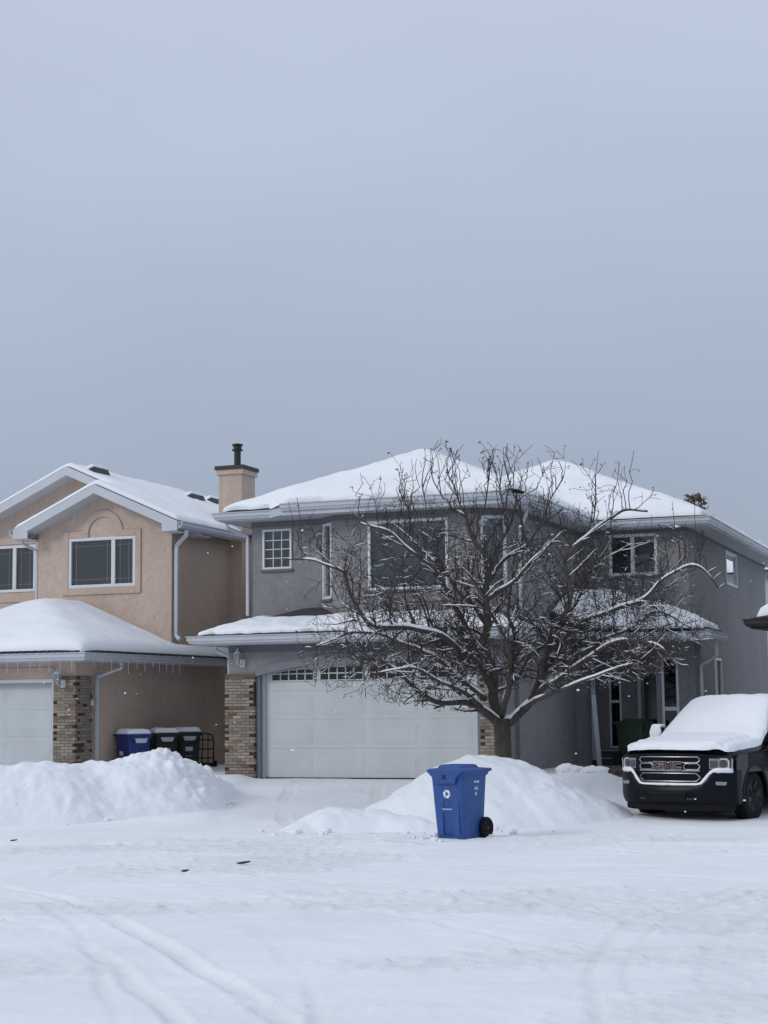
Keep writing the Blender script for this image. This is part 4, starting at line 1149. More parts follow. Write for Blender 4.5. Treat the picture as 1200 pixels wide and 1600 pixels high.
# hand truck leaning on the peach wall
p_ = hw(-3.45, 4.0); HT = empty('hand_truck', (p_.x, p_.y, p_.z), rad(-21 + 20))
tag(HT, 'black two wheeled hand truck leaning against the peach wall beside the carts', 'hand truck')
w = MB()
w.tube([(-.22, .0, .12), (-.20, .10, .75), (-.16, .12, .88), (.0, .13, .92), (.16, .12, .88), (.20, .10, .75), (.22, .0, .12)], .02, 6)
for x in (-.08, .08): w.tube([(x, .0, .12), (x * .8, .12, .88)], .014, 6)
for z_ in (.3, .52, .74): w.box(-.21, .21, .02 + .1 * z_, .035 + .1 * z_, z_, z_ + .03)
w.build('rail_frame', M['black'], HT)
w = MB(); w.box(-.24, .24, -.26, .02, .03, .045); w.box(-.22, .22, -.0, .02, .045, .2); w.build('toe_plate', M['black'], HT)
for sx in (-1, 1):
    w = MB(); w.lathe([(.05, 0), (.12, .005), (.125, .03), (.12, .06), (.05, .065)], Fr((sx * .22, .1, .125), (0, 1, 0), (sx, 0, 0)), 16); w.build('wheel', M['rubber'], HT)

# plank leaning at the porch post, rocks
p_ = hw(6.03, 5.85); w = MB()
w.loft([[Vector((x, y, z_)) + Vector((k, .10 * k, 0)) for x, y in ((-.055, -.02), (.055, -.02), (.055, .02), (-.055, .02))] for z_, k in ((-.1, .02), (1.75, -.10))])
tag(w.build('plank', M['wood'], loc=(p_.x, p_.y, p_.z), bevel=.006), 'pale grey board leaning against the downspout at the porch post', 'board')
def rock(loc, s_, seed, label, snow=True):
    bm = bmesh.new(); bmesh.ops.create_icosphere(bm, subdivisions=3, radius=1)
    for v_ in bm.verts:
        k = 1 + .45 * fbm(v_.co.x * 1.2, v_.co.y * 1.2, v_.co.z * 1.2 + seed, 4)
        v_.co = Vector((v_.co.x * s_[0] * k, v_.co.y * s_[1] * k, v_.co.z * s_[2] * k))
    me = bpy.data.meshes.new('rock'); bm.to_mesh(me); bm.free(); me.materials.append(M['rock'])
    o = bpy.data.objects.new('rock', me); COL.objects.link(o); o.location = loc
    tag(o, label, 'rock', 'garden rocks in the snow by the porch')
    if snow:
        m = sheet([(s_[0] * 1.02 * math.cos(a), s_[1] * 1.02 * math.sin(a)) for a in [k * .5236 for k in range(12)]], lambda a, b: s_[2] * (.85 - .5 * ((a / s_[0]) ** 2 + (b / s_[1]) ** 2)), .10, res=.04, er=.12, namp=.06, nscale=2, seed=seed, ragged=.08)
        m.build('snow_cap', M['roofsnow'], o, smooth=True)
rock((3.60, 33.0, .46), (.34, .25, .17), 1, 'dark rock at the left of the garden rocks, capped with thick snow')
rock((4.02, 32.4, .44), (.36, .25, .16), 5, 'dark rock in the middle of the garden rocks, mostly buried in snow')
rock((4.35, 31.6, .58), (.20, .18, .13), 9, 'bare brown rock nearest the pickup truck, free of snow', False)

# ------------------------------------------------------------------ pickup truck
TK = empty('pickup_truck', (4.50, 27.10, -.03), rad(-36))
tag(TK, 'black pickup truck covered in snow, parked at the right edge facing the street', 'pickup truck')
bow = lambda x: .09 * (abs(x) / .62) ** 2 + .17 * max(0, (abs(x) - .62) / .4) ** 1.8
mir = lambda pts: [Vector((-p.x, p.y, p.z)) for p in pts]
SEC = [(.10, [(.93, .80), (.94, 1.00), (.88, 1.10), (.50, 1.15), (0, 1.165)]), (.30, [(.99, .80), (.99, 1.05), (.92, 1.15), (.5, 1.20), (0, 1.215)]),
       (.9, [(1.01, .80), (1.01, 1.10), (.94, 1.20), (.5, 1.25), (0, 1.265)]), (1.72, [(1.01, .80), (1.01, 1.13), (.94, 1.22), (.5, 1.28), (0, 1.30)])]
w = MB(); rings = []
for y, s_ in SEC:
    r = [Vector((x, y + bow(x) * (1 - min(y - .1, .8) / .8), z_)) for x, z_ in s_]; rings.append(r + mir(r)[-2::-1])
w.loft(rings, closed=False, cap0=False, cap1=False)
w.quad(*rings[0])
w.build('hood', M['paint'], TK, smooth=True, angle=40)
def side(poly_fn, name, mats=M['paint']):
    for sx in (-1, 1):
        m = MB(); f_ = Fr((sx * .955, 0, 0), (0, 1, 0), (sx, 0, 0)); m.prism(poly_fn, 0, .055, f_); m.build(name, mats, TK, bevel=.012)
def arc_cut(cy, cz, r, a0, a1, n=14): return [(cy + r * math.cos(rad(a0 + (a1 - a0) * k / n)), cz + r * math.sin(rad(a0 + (a1 - a0) * k / n))) for k in range(n + 1)]
side([(.46, .80), (.46, 1.03), (.55, 1.08), (1.78, 1.15), (1.78, .40), (1.65, .40)] + arc_cut(1.17, .41, .48, 0, 180), 'fender')
side([(1.79, .38), (1.79, 1.16), (2.90, 1.18), (2.90, .38)], 'door')
side([(2.91, .38), (2.91, 1.18), (3.95, 1.20), (3.95, .38)], 'door')
side([(3.98, .42), (3.98, 1.26), (5.75, 1.28), (5.78, .5), (5.12, .45)] + arc_cut(4.63, .41, .48, 0, 180), 'bed_side')
for sx in (-1, 1):      # arch flares, wheels, mirrors
    for cy in (1.17, 4.63):
        m = MB(); pts = arc_cut(cy, .41, .50, -5, 185, 20)
        m.tube([(sx * .99, a, b) for a, b in pts], .035, 6); m.build('arch_flare', M['plastic'], TK, smooth=True)
        f3 = Fr((sx * .74, cy, .40), (0, 1, 0), (sx, 0, 0))
        m = MB(); m.lathe([(.26, .0), (.38, .01), (.405, .04), (.41, .12), (.405, .20), (.385, .235), (.30, .25), (.27, .235)], f3, 36)
        for k in range(40):
            a = k * 2 * math.pi / 40; m.box(-.012, .012, .05, .19, .405, .418, Fr(f3.o, f3.a * math.cos(a) + f3.t * math.sin(a), f3.n, f3.t * math.cos(a) - f3.a * math.sin(a)))
        wh = m.build('wheel', M['rubber'], TK, smooth=True, angle=40)
        m = MB(); m.lathe([(.275, .235), (.265, .25), (.24, .20), (.05, .17), (.04, .225), (.0, .225)], f3, 30)
        for k in range(6):
            a = k * math.pi / 3 + .2
            for d_ in (-.10, .10): m.tube([f3(.05 * math.cos(a), .21, .05 * math.sin(a)), f3(.25 * math.cos(a + d_), .235, .25 * math.sin(a + d_))], .018, 5)
        m.build('rim', M['rim'], wh, smooth=True, angle=40)
        if sx > 0:
            m = MB()
            for k in range(9):
                a = -1.57 + (k - 4) * .11; r_ = .20 + .02 * (k % 3); m.ball(f3(r_ * math.cos(a), .20, r_ * math.sin(a)), .022 + .01 * (k % 2), 6)
            m.build('packed_snow', M['roofsnow'], wh, smooth=True)
    m = MB(); m.loft([[Vector((sx * x, y, z_)) for x, z_ in ((1.03, 1.26), (1.24, 1.26), (1.26, 1.40), (1.22, 1.50), (1.06, 1.50), (1.03, 1.40))] for y in (1.94, 2.12)]); m.box(*sorted((sx * .93, sx * 1.05)), 1.98, 2.08, 1.22, 1.30)
    mo = m.build('mirror', M['paint'], TK, bevel=.03)
    m = MB(); m.loft([[Vector((sx * x, y, z_)) for x, z_ in ((1.03, 1.30), (1.24, 1.29), (1.26, 1.42), (1.22, 1.535), (1.06, 1.535), (1.03, 1.45))] for y in (1.88, 1.94)]); m.loft([[Vector((sx * x, y, z_)) for x, z_ in ((1.03, 1.50), (1.24, 1.50), (1.22, 1.56), (1.06, 1.56))] for y in (1.90, 2.14)])
    m.build('snow_cap', M['roofsnow'], mo, smooth=True, bevel=.03)
# underbody
w = MB(); w.box(-.72, .72, .5, 5.6, .24, .95); w.box(-.94, .94, 1.75, 3.95, .36, .9); w.build('underbody', M['rubber'], TK)
w = MB(); w.box(-.95, .95, 4.0, 5.7, .7, 1.15); cb_ = w.build('cargo_bed', M['plastic'], TK)
sheet([(-.88, 4.05), (.88, 4.05), (.88, 5.66), (-.88, 5.66)], lambda x, y: 1.14, .16, res=.06, er=.3, namp=.05, nscale=2, seed=81, edge=.03).build('bed_snow', M['roofsnow'], cb_, smooth=True)
w = MB(); w.box(-.96, .96, 5.72, 5.80, .55, 1.26); w.build('tailgate', M['paint'], TK, bevel=.015)
# cab
w = MB(); rings = []
CAB = [(1.70, [(.92, 1.16), (.88, 1.24), (.5, 1.29), (0, 1.30)]), (2.46, [(.94, 1.16), (.76, 1.80), (.5, 1.88), (0, 1.91)]), (3.15, [(.94, 1.16), (.76, 1.84), (.5, 1.92), (0, 1.94)]), (3.84, [(.94, 1.18), (.76, 1.82), (.5, 1.90), (0, 1.92)]), (4.0, [(.92, 1.18), (.80, 1.5), (.5, 1.55), (0, 1.56)])]
for y, s_ in CAB:
    r = [Vector((x, y, z_)) for x, z_ in s_]; rings.append(r + mir(r)[-2::-1])
w.loft(rings, closed=False); w.build('cab', M['paint'], TK, smooth=True, angle=30)
for sx in (-1, 1):
    for a, b, c, d in ((2.14, 2.56, 2.95, 2.95), (3.02, 3.02, 3.74, 3.84)):
        m = MB(); xx = lambda z_: sx * (.945 - .18 * (z_ - 1.16) / .64)
        m.quad((xx(1.21) + sx * .006, a, 1.21), (xx(1.21) + sx * .006, d, 1.21), (xx(1.74) + sx * .006, c, 1.74), (xx(1.74) + sx * .006, b, 1.74)); m.build('side_window', M['darkpane'], TK)
# snow cover as one blanket over hood, windscreen and roof
def tk_h(x, y):
    ax = abs(x)
    hood = 1.165 + .135 * min(max((y - .1) / 1.58, 0), 1) ** .7 - .07 * (ax / .9) ** 2.5
    roof = 1.915 - .06 * (ax / .76) ** 3
    t = min(max((y - 1.58) / .92, 0), 1)
    return hood + (roof - hood) * (t * .75 + .25 * t * t * (3 - 2 * t))
cov = [(-.93, .37), (-.75, .26), (-.5, .16), (-.25, .115), (0, .10), (.25, .115), (.5, .16), (.75, .26), (.93, .37), (.975, .5), (.99, 1.58), (.95, 1.90), (.79, 2.43), (.79, 3.86), (-.79, 3.86), (-.79, 2.43), (-.95, 1.90), (-.99, 1.58), (-.975, .5)]
sheet(cov, lambda x, y: tk_h(x, y) - (.045 * math.exp(-((abs(x) - .80) / .05) ** 2) if .35 < y < 1.6 else 0) + (.035 * math.exp(-((x - .72) / .12) ** 2 - ((y - .34) / .1) ** 2)), .12, res=.034, er=.24, namp=.032, nscale=1.6, seed=71, edge=.025, ragged=.045).build('snow_cover', M['roofsnow'], TK, smooth=True)
# front: grille backing, chrome loops, emblem, headlights, bumper
ff0 = Fr((0, .10, 0), (1, 0, 0), (0, -1, 0))
class Bent:
    def __call__(s, a, d, b): return Vector((a, .10 + bow(a) - d, b))
ff = Bent()
w = MB(); nxs = [-.97 + 1.94 * k / 24 for k in range(25)]
w.loft([[ff(x, d, z_) for d, z_ in ((-.12, .55), (.0 if abs(x) > .62 else .02, .55), (.0 if abs(x) > .62 else .02, 1.12 - .05 * x * x), (-.12, 1.12 - .05 * x * x))] for x in nxs])
for k in range(9): w.loft([[ff(x, d, .69 + .047 * k + e_) for d, e_ in ((.01, 0), (.03, 0), (.03, .01), (.01, .01))] for x in nxs[6:19]])
w.build('grille', M['plastic'], TK)
def loop(x0, x1, z0, z1, c=.035):
    mid = lambda z_: [(x0 + c + (x1 - x0 - 2 * c) * k / 6, z_) for k in range(1, 6)]
    p = [(x0 + c, z0)] + mid(z0) + [(x1 - c, z0), (x1, z0 + c), (x1, z1 - c), (x1 - c, z1)] + mid(z1)[::-1] + [(x0 + c, z1), (x0, z1 - c), (x0, z0 + c)]
    m = MB(); m.tube([ff(a, .05, b) for a, b in p + p[:1]], .0115, 6); m.build('grille_bar', M['chrome'], TK, smooth=True)
loop(-.53, .53, .97, 1.06); loop(-.53, -.27, .86, .955); loop(.27, .53, .86, .955); loop(-.53, .53, .675, .80, .06)
w = MB(); w.tube([ff(-.53 + 1.06 * k / 8, .05, .845) for k in range(9)], .013, 6)
w.build('grille_bar', M['chrome'], TK)
def letters(fr):
    mR, mC = MB(), MB(); h, b = .12, .034
    def put(m, e_, d0, d1):
        x = -.235
        bw_ = .145
        m.box(x - e_, x + b + e_, d0, d1, 0 - e_, h + e_, fr); m.box(x + b, x + bw_ + e_, d0, d1, h - b - e_, h + e_, fr); m.box(x + b, x + bw_ + e_, d0, d1, 0 - e_, b + e_, fr)
        m.box(x + bw_ - b - e_, x + bw_ + e_, d0, d1, b, h * .56 + e_, fr); m.box(x + bw_ * .5, x + bw_ - b, d0, d1, h * .36 - e_, h * .56 + e_, fr)
        x = -.072; bw_ = .165
        m.box(x - e_, x + b + e_, d0, d1, -e_, h + e_, fr); m.box(x + bw_ - b - e_, x + bw_ + e_, d0, d1, -e_, h + e_, fr)
        m.prism([(x + b - .012, h + e_), (x + b + .02, h + e_), (x + bw_ / 2 + .014, .02 - e_), (x + bw_ / 2 - .018, .02 - e_)], d0, d1, fr)
        m.prism([(x + bw_ - b + .012, h + e_), (x + bw_ - b - .02, h + e_), (x + bw_ / 2 - .014, .02 - e_), (x + bw_ / 2 + .018, .02 - e_)], d0, d1 + .0005, fr)
        x = .112; bw_ = .13
        m.box(x - e_, x + b + e_, d0, d1, -e_, h + e_, fr); m.box(x + b, x + bw_ + e_, d0, d1, h - b - e_, h + e_, fr); m.box(x + b, x + bw_ + e_, d0, d1, -e_, b + e_, fr)
    put(mC, .007, .0, .016); put(mR, -.001, .016, .024)
    e1 = mC.build('emblem', M['chrome'], TK); mR.build('emblem_face', M['red'], e1)
letters(Fr((0, .050, .865), (1, 0, 0), (0, -1, 0)))
for sx in (-1, 1):
    hf = Fr((sx * .80, .10 + bow(.80) + .01, .94), (sx, .50, 0), (sx * .50, -1, 0))
    hp = [(-.19, -.12), (.12, -.135), (.20, -.075), (.205, .10), (.17, .135), (-.19, .115)]
    m = MB(); m.prism(hp, -.12, .016, hf); ho = m.build('headlight', M['rim'], TK, bevel=.014)
    m = MB(); m.prism([(-.175, -.07), (.09, -.075), (.135, -.035), (.135, .08), (-.175, .095)], .016, .022, hf); m.build('headlight_lens', M['lens'], ho)
    m = MB(); m.lathe([(.062, .020), (.060, .032), (.045, .034), (.042, .045), (0, .052)], Fr(hf(.045, 0, .01), hf.a, hf.n), 20); m.build('projector', M['lensdark'], ho, smooth=True, angle=30)
    m = MB(); m.box(-.16, -.04, .022, .03, -.05, .06, hf); m.build('reflector', M['lensdark'], ho, bevel=.004)
    m = MB(); m.tube([hf(.0, .03, .085), hf(.10, .03, .085), hf(.135, .03, .05), hf(.135, .03, -.035), hf(.095, .03, -.075), hf(-.08, .03, -.075)], .009, 6); m.build('light_strip', M['white'], ho)
    m = MB(); m.tube([hf(-.18, .02, -.108), hf(.115, .02, -.12), hf(.18, .02, -.07), hf(.188, .02, .09)], .014, 6); m.build('chrome_edge', M['chrome'], ho)
# bumper: lofted across x
w = MB(); rings = []
for x in [-1.02, -1.0, -.92, -.75, -.55, -.3, 0, .3, .55, .75, .92, 1.0, 1.02]:
    ax = abs(x); yb = .02 + bow(ax)
    zt = .615 + .22 * sstep(.50, .74, ax)
    back = .62
    rings.append([Vector((x, back, .34)), Vector((x, yb + .10, .30)), Vector((x, yb + .02, .36)), Vector((x, yb - .02, .46)), Vector((x, yb - .015, zt - .06)), Vector((x, yb + .02, zt)), Vector((x, yb + .10, zt + .01)), Vector((x, back, zt + .01))])
w.loft(rings); bp_ = w.build('front_bumper', M['plastic'], TK, smooth=True, angle=40)
w = MB()   # snow lying on the bumper ledge
pts = []
for x in [-.96 + .06 * k for k in range(33)]:
    ax = abs(x); yb = .02 + bow(ax); pts.append((x, yb + .035, .625 + .22 * sstep(.50, .74, ax)))
w.tube(pts, [.022 + .014 * abs(noise.noise(Vector((p[0] * 6, 1, 2)))) + (.02 if abs(p[0]) > .72 else 0) for p in pts], 7); w.build('bumper_snow', M['roofsnow'], bp_, smooth=True)
for sx in (-1, 1):
    f_ = Fr((sx * .80, .02 + bow(.80) - .008, .64), (sx, .5, 0), (sx * .5, -1, 0))
    m = MB(); m.prism([(-.10, -.02), (.12, -.03), (.14, .025), (-.10, .035)], -.03, .012, f_); m.build('fog_lamp', M['lens'], bp_, bevel=.006)
    m = MB(); m.tube([(sx * .36, -.01, .42), (sx * .36, -.05, .40), (sx * .46, -.05, .40), (sx * .46, -.01, .42)], .016, 6); m.build('tow_hook', M['black'], bp_)
w = MB(); w.prism([(-.30, .36), (.30, .36), (.33, .50), (-.33, .50)], .0, .105, Fr((0, .10, 0), (1, 0, 0), (0, -1, 0))); w.build('plate_mount', M['plastic'], bp_, bevel=.01)
w = MB(); w.loft([[Vector((x, y, z_)) for y, z_ in ((.16 + bow(x), .20), (.10 + bow(x), .22), (.10 + bow(x), .31), (.2 + bow(x), .31))] for x in (-.95, -.8, -.6, -.3, 0, .3, .6, .8, .95)]); w.build('air_dam', M['rubber'], bp_)

# ------------------------------------------------------------------ trees
def spline(P, n=6):
    P = [Vector(p) for p in P]; out_ = []
    Q = [P[0] * 2 - P[1]] + P + [P[-1] * 2 - P[-2]]
    for i in range(1, len(Q) - 2):
        for k in range(n):
            t = k / n
            out_.append(.5 * ((2 * Q[i]) + (Q[i + 1] - Q[i - 1]) * t + (2 * Q[i - 1] - 5 * Q[i] + 4 * Q[i + 1] - Q[i + 2]) * t * t + (3 * Q[i] - Q[i - 1] - 3 * Q[i + 1] + Q[i + 2]) * t ** 3))
    out_.append(P[-1]); return out_

class Tree:
    def __init__(s, seed): s.r = random.Random(seed); s.limb, s.tw, s.snow, s.berry = MB(), MB(), MB(), MB(); s.nb = 0
    def rv(s): return Vector((s.r.gauss(0, 1), s.r.gauss(0, 1), s.r.gauss(0, 1)))
    def put(s, pts, rs, level):
        (s.limb if level == 0 else s.tw).tube(pts, rs, 8 if level == 0 else (5 if level == 1 else 4), cap=level < 2)
        run = []
        for i in range(len(pts)):
            t = (pts[min(i + 1, len(pts) - 1)] - pts[max(i - 1, 0)]).normalized()
            flat = 1 - abs(t.z)
            nz_ = noise.noise(pts[i] * (2.2 if level < 2 else 4.0) + Vector((7, 3, level)))
            on = flat > (.2 if level < 2 else .4) and nz_ > (-.40 if level == 0 else -.15 if level == 1 else .06 if level == 2 else .16) + (.15 if pts[i].z > 4.6 else 0)
            if on: run.append((pts[i], rs[i], flat))
            if (not on or i == len(pts) - 1):
                if len(run) > 1: s.cap(run, level)
                run = []
    def cap(s, run, level):
        P, R = [], []
        for k, (p, r, fl) in enumerate(run):
            e_ = min(1, .35 + min(k, len(run) - 1 - k) * .6)
            h = (.80 * r + (.005 if level else .010)) * e_ * (.6 + .4 * fl)
            P.append(p + Vector((0, 0, r * .72 + h * .25))); R.append(max(h, .004))
        s.snow.tube(P, R, 5 if level < 2 else 4)
    def grow(s, p, d, L, r, level, droop, maxl, inside):
        n = max(3, int(L / (.10 if level < 3 else .07)))
        pts, rs = [p], [r]; dd = d.normalized(); q = p
        for k in range(n):
            kink = .18 if level == 1 else .24
            dd = (dd + s.rv() * kink * .6 + Vector((0, 0, droop)) * .5).normalized()
            q = q + dd * L / n
            if not inside(q): 
                break
            pts.append(q); rs.append(max(r * (1 - .72 * (k + 1) / n),   .0037))
        if len(pts) < 2: return
        s.put(pts, rs, level)
        if level >= maxl or L < .12:
            if s.r.random() < .42 and s.nb < 5000:
                s.drop(pts[-1])
            return
        step = {1: .112, 2: .09, 3: .09}[level]
        run = .12
        acc = 0
        for i in range(1, len(pts)):
            acc += (pts[i] - pts[i - 1]).length
            while acc > run:
                run += step * s.r.uniform(.6, 1.5)
                ax = (pts[i] - pts[i - 1]).normalized()
                v = s.rv(); v = (v - ax * v.dot(ax)).normalized()
                nd = ax * s.r.uniform(.35, .9) + v + Vector((0, 0, s.r.choice((.55, .35, -.25))))
                fr_ = 1 - .5 * acc / L
                nl = L * s.r.uniform(.28, .62) * fr_ if level == 1 else s.r.uniform(.10, .34) * (1.1 if level == 2 else .7)
                s.grow(pts[i], nd, nl, max(rs[i] * .62, .0046), level + 1, s.r.choice((-.12, .05, .18)), maxl, inside)
    def drop(s, p):
        s.nb += 1
        for _ in range(s.r.choice((1, 1, 2, 3))):
            q = p + Vector((s.r.gauss(0, .02), s.r.gauss(0, .02), s.r.uniform(-.05, 0))); s.berry.ball(q, s.r.uniform(.011, .017), 5)

def crabapple():
    base = Vector((2.06, 30.0, .80))
    T = Tree(12)
    def P(x, z, y): return base + Vector((x, y, z))
    def inside(q):
        l = q - base
        return l.z > .85 + .15 * abs(l.x) + .12 * max(0, l.x) and l.z < 5.8 and ((l.x / 4.1) ** 2 + ((l.z - 2.6) / 3.5) ** 2 + (l.y / 2.7) ** 2) < 1.04 and not (l.z < 1.35 and -.45 < l.x < 1.6)
    # trunk
    tr = spline([P(.02, -.65, 0), P(0.0, -.2, 0), P(.02, .3, 0), P(.0, .85, .0)], 5)
    T.limb.tube(tr, [.215 - .065 * min(1, k / 7) + .012 * noise.noise(Vector((k * .8, 1, 1))) for k in range(len(tr))], 14)
    # main limbs, metres from the trunk foot (x, z, depth), start radius
    LM = [
        ([(0, .70, 0), (-.30, 1.0, -.1), (-.62, 1.12, -.25), (-1.10, 1.13, -.45), (-1.55, 1.40, -.6), (-2.0, 1.75, -.6), (-2.6, 2.0, -.5)], .105),
        ([(0, .72, 0), (.30, .92, .0), (.62, 1.22, .1), (.74, 1.55, .1), (.78, 1.95, .0), (1.05, 2.5, -.2), (1.20, 3.1, -.3), (1.20, 3.65, -.3), (1.62, 4.2, -.2), (2.2, 4.52, .0), (2.75, 4.60, .1)], .10),
        ([(0, .72, 0), (-.10, 1.15, .15), (-.10, 1.7, .25), (-.22, 2.4, .3), (-.20, 3.1, .2), (-.18, 3.55, .1), (-.40, 4.1, .05), (-.55, 4.5, .0), (-.85, 4.70, -.1)], .12),
        ([(-.12, 1.3, .1), (-.40, 1.9, -.1), (-.75, 2.7, -.3), (-1.10, 3.3, -.4), (-1.52, 3.85, -.4), (-1.90, 4.25, -.35), (-2.5, 4.4, -.3)], .075),
        ([(-.30, 1.75, -.1), (-.95, 2.25, -.5), (-1.6, 2.52, -.7), (-2.25, 2.55, -.8), (-2.65, 2.95, -.8), (-2.85, 3.45, -.8), (-3.30, 3.68, -.8), (-3.85, 3.70, -.75)], .07),
        ([(-.28, 1.2, 0), (-.9, 1.75, .5), (-1.7, 2.2, .9), (-2.5, 2.45, 1.1), (-3.1, 2.3, 1.1), (-3.6, 2.1, 1.0)], .065),
        ([(.70, 1.5, .1), (1.1, 2.1, .2), (1.65, 2.62, .1), (2.35, 2.88, .0), (3.05, 3.36, -.1), (3.5, 3.5, -.1), (3.95, 3.15, -.1)], .07),
        ([(.66, 1.3, .0), (1.2, 1.75, -.4), (1.9, 2.1, -.7), (2.55, 2.15, -.8), (3.0, 1.75, -.85)], .065),
        ([(.80, 1.9, .0), (1.5, 2.15, .6), (2.3, 2.35, .9), (3.0, 2.75, 1.0), (3.7, 2.5, .9)], .055),
        ([(-.20, 3.3, .2), (.18, 3.75, .3), (.55, 4.0, .3), (.85, 4.35, .3), (1.2, 4.6, .2)], .05),
        ([(-.20, 3.0, .2), (.22, 3.25, -.2), (.7, 3.75, -.5), (1.1, 4.15, -.6)], .05),
        ([(-.20, 3.4, .1), (.2, 4.25, .2), (.3, 4.75, .2), (.75, 5.05, .2)], .045),
        ([(0, .9, 0), (.1, 1.5, -.6), (.0, 2.2, -1.1), (-.3, 2.9, -1.4), (-.7, 3.3, -1.5)], .075),
        ([(0, .9, 0), (.2, 1.6, .7), (.35, 2.4, 1.2), (.3, 3.2, 1.5), (.6, 3.9, 1.5)], .07),
        ([(-.35, 1.05, -.1), (-.9, 1.45, -.9), (-1.6, 1.75, -1.3), (-2.2, 1.6, -1.5)], .055),
        ([(.35, 1.0, .0), (.9, 1.35, -.8), (1.5, 1.55, -1.2), (2.2, 1.8, -1.3)], .055),
        ([(-.2, 2.6, .3), (-.8, 3.4, .9), (-1.3, 4.0, 1.1), (-1.9, 4.45, 1.0)], .05),
        ([(.9, 2.3, .0), (1.5, 3.0, .7), (1.9, 3.6, .9), (2.4, 4.0, .9)], .045),
    ]
    LM += [([(.75, 1.6, .1), (1.4, 1.95, .3), (2.0, 2.25, .35), (2.6, 2.3, .3), (3.2, 2.55, .3)], .045), ([(.72, 1.45, 0), (1.3, 1.6, .5), (1.9, 1.85, .8), (2.6, 1.85, .9)], .04),
        ([(-.62, 1.12, -.25), (-1.0, 1.5, -.2), (-1.5, 1.6, -.1), (-2.1, 1.45, -.1)], .04), ([(-.2, 2.0, .3), (-.6, 2.3, .8), (-1.1, 2.3, 1.3), (-1.7, 2.6, 1.5)], .04)]
    LM += [([(-.40, 4.1, .05), (-.25, 4.7, .1), (-.14, 5.1, .1), (-.08, 5.5, .1)], .024), ([(-.55, 4.5, 0), (-.75, 5.0, 0), (-.92, 5.3, -.1)], .020),
        ([(.55, 4.0, .3), (.38, 4.7, .3), (.30, 5.1, .35), (.20, 5.5, .3)], .024), ([(1.62, 4.2, -.2), (1.75, 4.7, -.2), (1.78, 5.25, -.2)], .018),
        ([(.85, 4.35, .3), (1.0, 4.8, .3), (1.22, 5.25, .2)], .018), ([(-1.52, 3.85, -.4), (-1.6, 4.4, -.4), (-1.78, 4.95, -.4)], .018), ([(-1.1, 3.3, -.4), (-1.2, 4.2, -.5), (-1.38, 5.1, -.5)], .022),
        ([(.2, 4.25, .2), (.02, 4.8, .0), (.05, 5.2, -.1)], .018), ([(-.85, 4.7, -.1), (-1.1, 5.05, -.2), (-1.2, 5.3, -.2)], .016)]
    for pts, r0 in LM:
        sp_ = spline([P(x, z_, y) for x, z_, y in pts], 7)
        sp_ = [p + Vector((noise.noise(p * 1.7), noise.noise(p * 1.7 + Vector((9, 0, 0))), noise.noise(p * 1.7 + Vector((0, 9, 0))))) * (.10 if i > 2 else .0) for i, p in enumerate(sp_)]
        n = len(sp_); rs = [max(r0 * .88 * (1 - .80 * (i / (n - 1)) ** .85), .011) for i in range(n)]
        T.put(sp_, rs, 0)
        run, acc = .35, 0; tot = sum((sp_[i] - sp_[i - 1]).length for i in range(1, n))
        for i in range(1, n):
            acc += (sp_[i] - sp_[i - 1]).length
            while acc > run:
                run += T.r.uniform(.10, .21) * (1.9 if sp_[i].z - base.z > 4.3 else 1.35 if sp_[i].z - base.z > 3.0 else .92)
                ax = (sp_[i] - sp_[i - 1]).normalized(); v = T.rv(); v = (v - ax * v.dot(ax)).normalized()
                lz = sp_[i].z - base.z
                nd = ax * T.r.uniform(.2, .9) + v + Vector((0, 0, 1.1 if lz > 4.2 else .45 if lz > 2.5 else .1))
                L = T.r.uniform(.45, 1.25) * (1.05 if lz < 3.4 else .72 if lz < 4.3 else .45)
                T.grow(sp_[i], nd, L, max(rs[i] * .45, .0085), 1, T.r.choice((-.14, -.05, .10, .16)), 3, inside)
            # water sprouts straight up
            if 5.3 > sp_[i].z - base.z > 3.2 and T.r.random() < .28:
                q = sp_[i]; L = min(T.r.uniform(.4, 1.2), base.z + 5.75 - q.z); d = Vector((T.r.gauss(0, .14), T.r.gauss(0, .14), 1))
                pp = [q + d * L * k / 6 + T.rv() * .012 * k for k in range(7)]
                T.tw.tube(pp, [.0095 * (1 - .55 * k / 6) for k in range(7)], 4)
                for k in range(2, 6):
                    if T.r.random() < .5: T.grow(pp[k], d + T.rv() * .5, T.r.uniform(.08, .3), .005, 3, .1, 3, lambda q_: q_.z < base.z + 5.9)
    o = empty('crabapple_tree', base); tag(o, 'bare gnarled crabapple tree with snow on its branches in front of the grey house', 'tree')
    T.limb.build('trunk', M['bark'], o, base, smooth=True)
    cr = T.tw.build('crown', M['twig'], o, base)
    T.snow.build('branch_snow', M['roofsnow'], o, base, smooth=True)
    q = T.berry.build('dried_fruit', M['berry'], cr, base); q['kind'] = 'stuff'
crabapple()

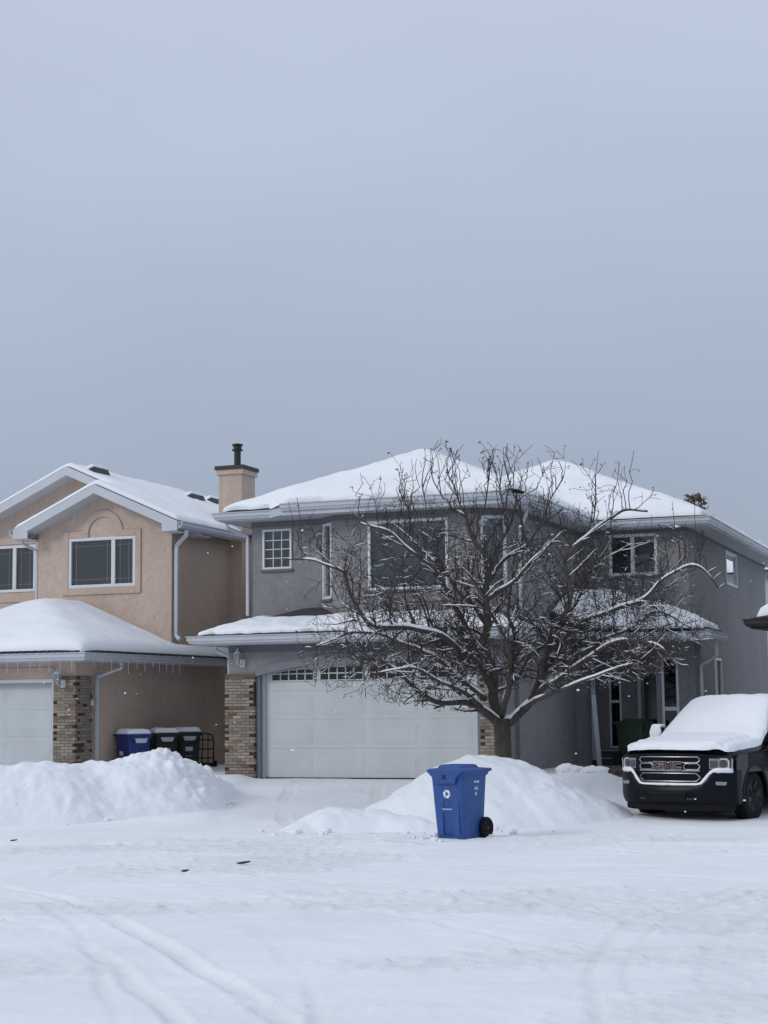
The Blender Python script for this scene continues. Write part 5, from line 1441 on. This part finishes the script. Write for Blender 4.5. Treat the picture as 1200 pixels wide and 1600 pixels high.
def bare_tree(base, H, seed, label):
    T = Tree(seed); b = Vector(base)
    trunk = [b + Vector((.1 * math.sin(k), .1 * math.cos(k * 1.3), H * .62 * k / 8)) for k in range(9)]
    T.limb.tube(trunk, [.16 * (1 - .07 * k) for k in range(9)], 8)
    def rec(p, d, L, r, lv):
        pts = [p]; 
        for k in range(5):
            d = (d + T.rv() * .12 + Vector((0, 0, .08))).normalized(); pts.append(pts[-1] + d * L / 5)
        T.tw.tube(pts, [max(r * (1 - .12 * k), .008) for k in range(6)], 4)
        if lv < 4:
            for k in range(2, 6):
                for _ in range(2 if lv > 1 else 1):
                    v = T.rv(); rec(pts[k], d * 1.1 + v * .45, L * T.r.uniform(.45, .7), r * .6, lv + 1)
    for k in range(3, 9):
        for _ in range(1): rec(trunk[k], Vector((T.r.gauss(0, .6), T.r.gauss(0, .6), .9)), H * .24, .06, 1)
    o = empty('bare_tree', base); tag(o, label, 'tree')
    T.limb.build('trunk', M['bark'], o, base, smooth=True); T.tw.build('crown', M['twig'], o, base)
bare_tree((15.4, 62, .3), 8.2, 7, 'tall leafless tree far behind at the right edge, only twigs showing')

def spruce(base, H, seed):
    r = random.Random(seed); b = Vector(base); t, c, k_ = MB(), MB(), MB()
    t.tube([b, b + Vector((0, 0, H * .5)), b + Vector((0, 0, H))], [.16, .10, .02], 8)
    z = 1.0
    while z < H:
        L = 2.2 * (1 - z / H) ** .8 + .28
        for _ in range(9):
            a = r.uniform(0, 6.283); d = Vector((math.cos(a), math.sin(a), r.uniform(-.1, .45)))
            p = b + Vector((0, 0, z + r.uniform(-.1, .1))); n = max(3, int(L / .13))
            for i in range(1, n + 1):
                q = p + d * L * i / n + Vector((0, 0, -.05 * (i / n) ** 2))
                for _ in range(3):
                    v = Vector((r.gauss(0, 1), r.gauss(0, 1), r.gauss(0, .7) + .3)).normalized() * r.uniform(.10, .20); s_ = v.orthogonal().normalized() * .022
                    c.quad(q - s_, q + s_, q + v * .9 + s_ * .4, q + v)
            if z > H * .80:
                for _ in range(2):
                    q = p + d * L * r.uniform(.4, 1); k_.ball(q - Vector((0, 0, .05)), .045, 6, 2.0)
        z += .17
    o = empty('spruce_tree', base); tag(o, 'spruce with brown cones at its top, peeking over the grey house roof', 'tree')
    t.build('trunk', M['bark'], o, base); cr = c.build('crown', M['needles'], o, base); k_.build('cone_cluster', M['cone'], cr, base)
spruce((11.28, 60, .3), 9.0, 3)

# ------------------------------------------------------------------ falling snowflakes
rnd = random.Random(77); mb = MB()
for _ in range(110):
    y = rnd.uniform(9, 33); x = rnd.uniform(-.26, .26) * y; z_ = rnd.uniform(.6, 1.9 + y * .11)
    r = rnd.uniform(.006, .014) * (.6 + y / 40)
    mb.ball((x, y, z_), r, 5, rnd.uniform(.7, 1.2))
tag(mb.build('snowflakes', M['roofsnow'], smooth=True), 'sparse snowflakes falling through the air', 'snowflakes', kind='stuff')
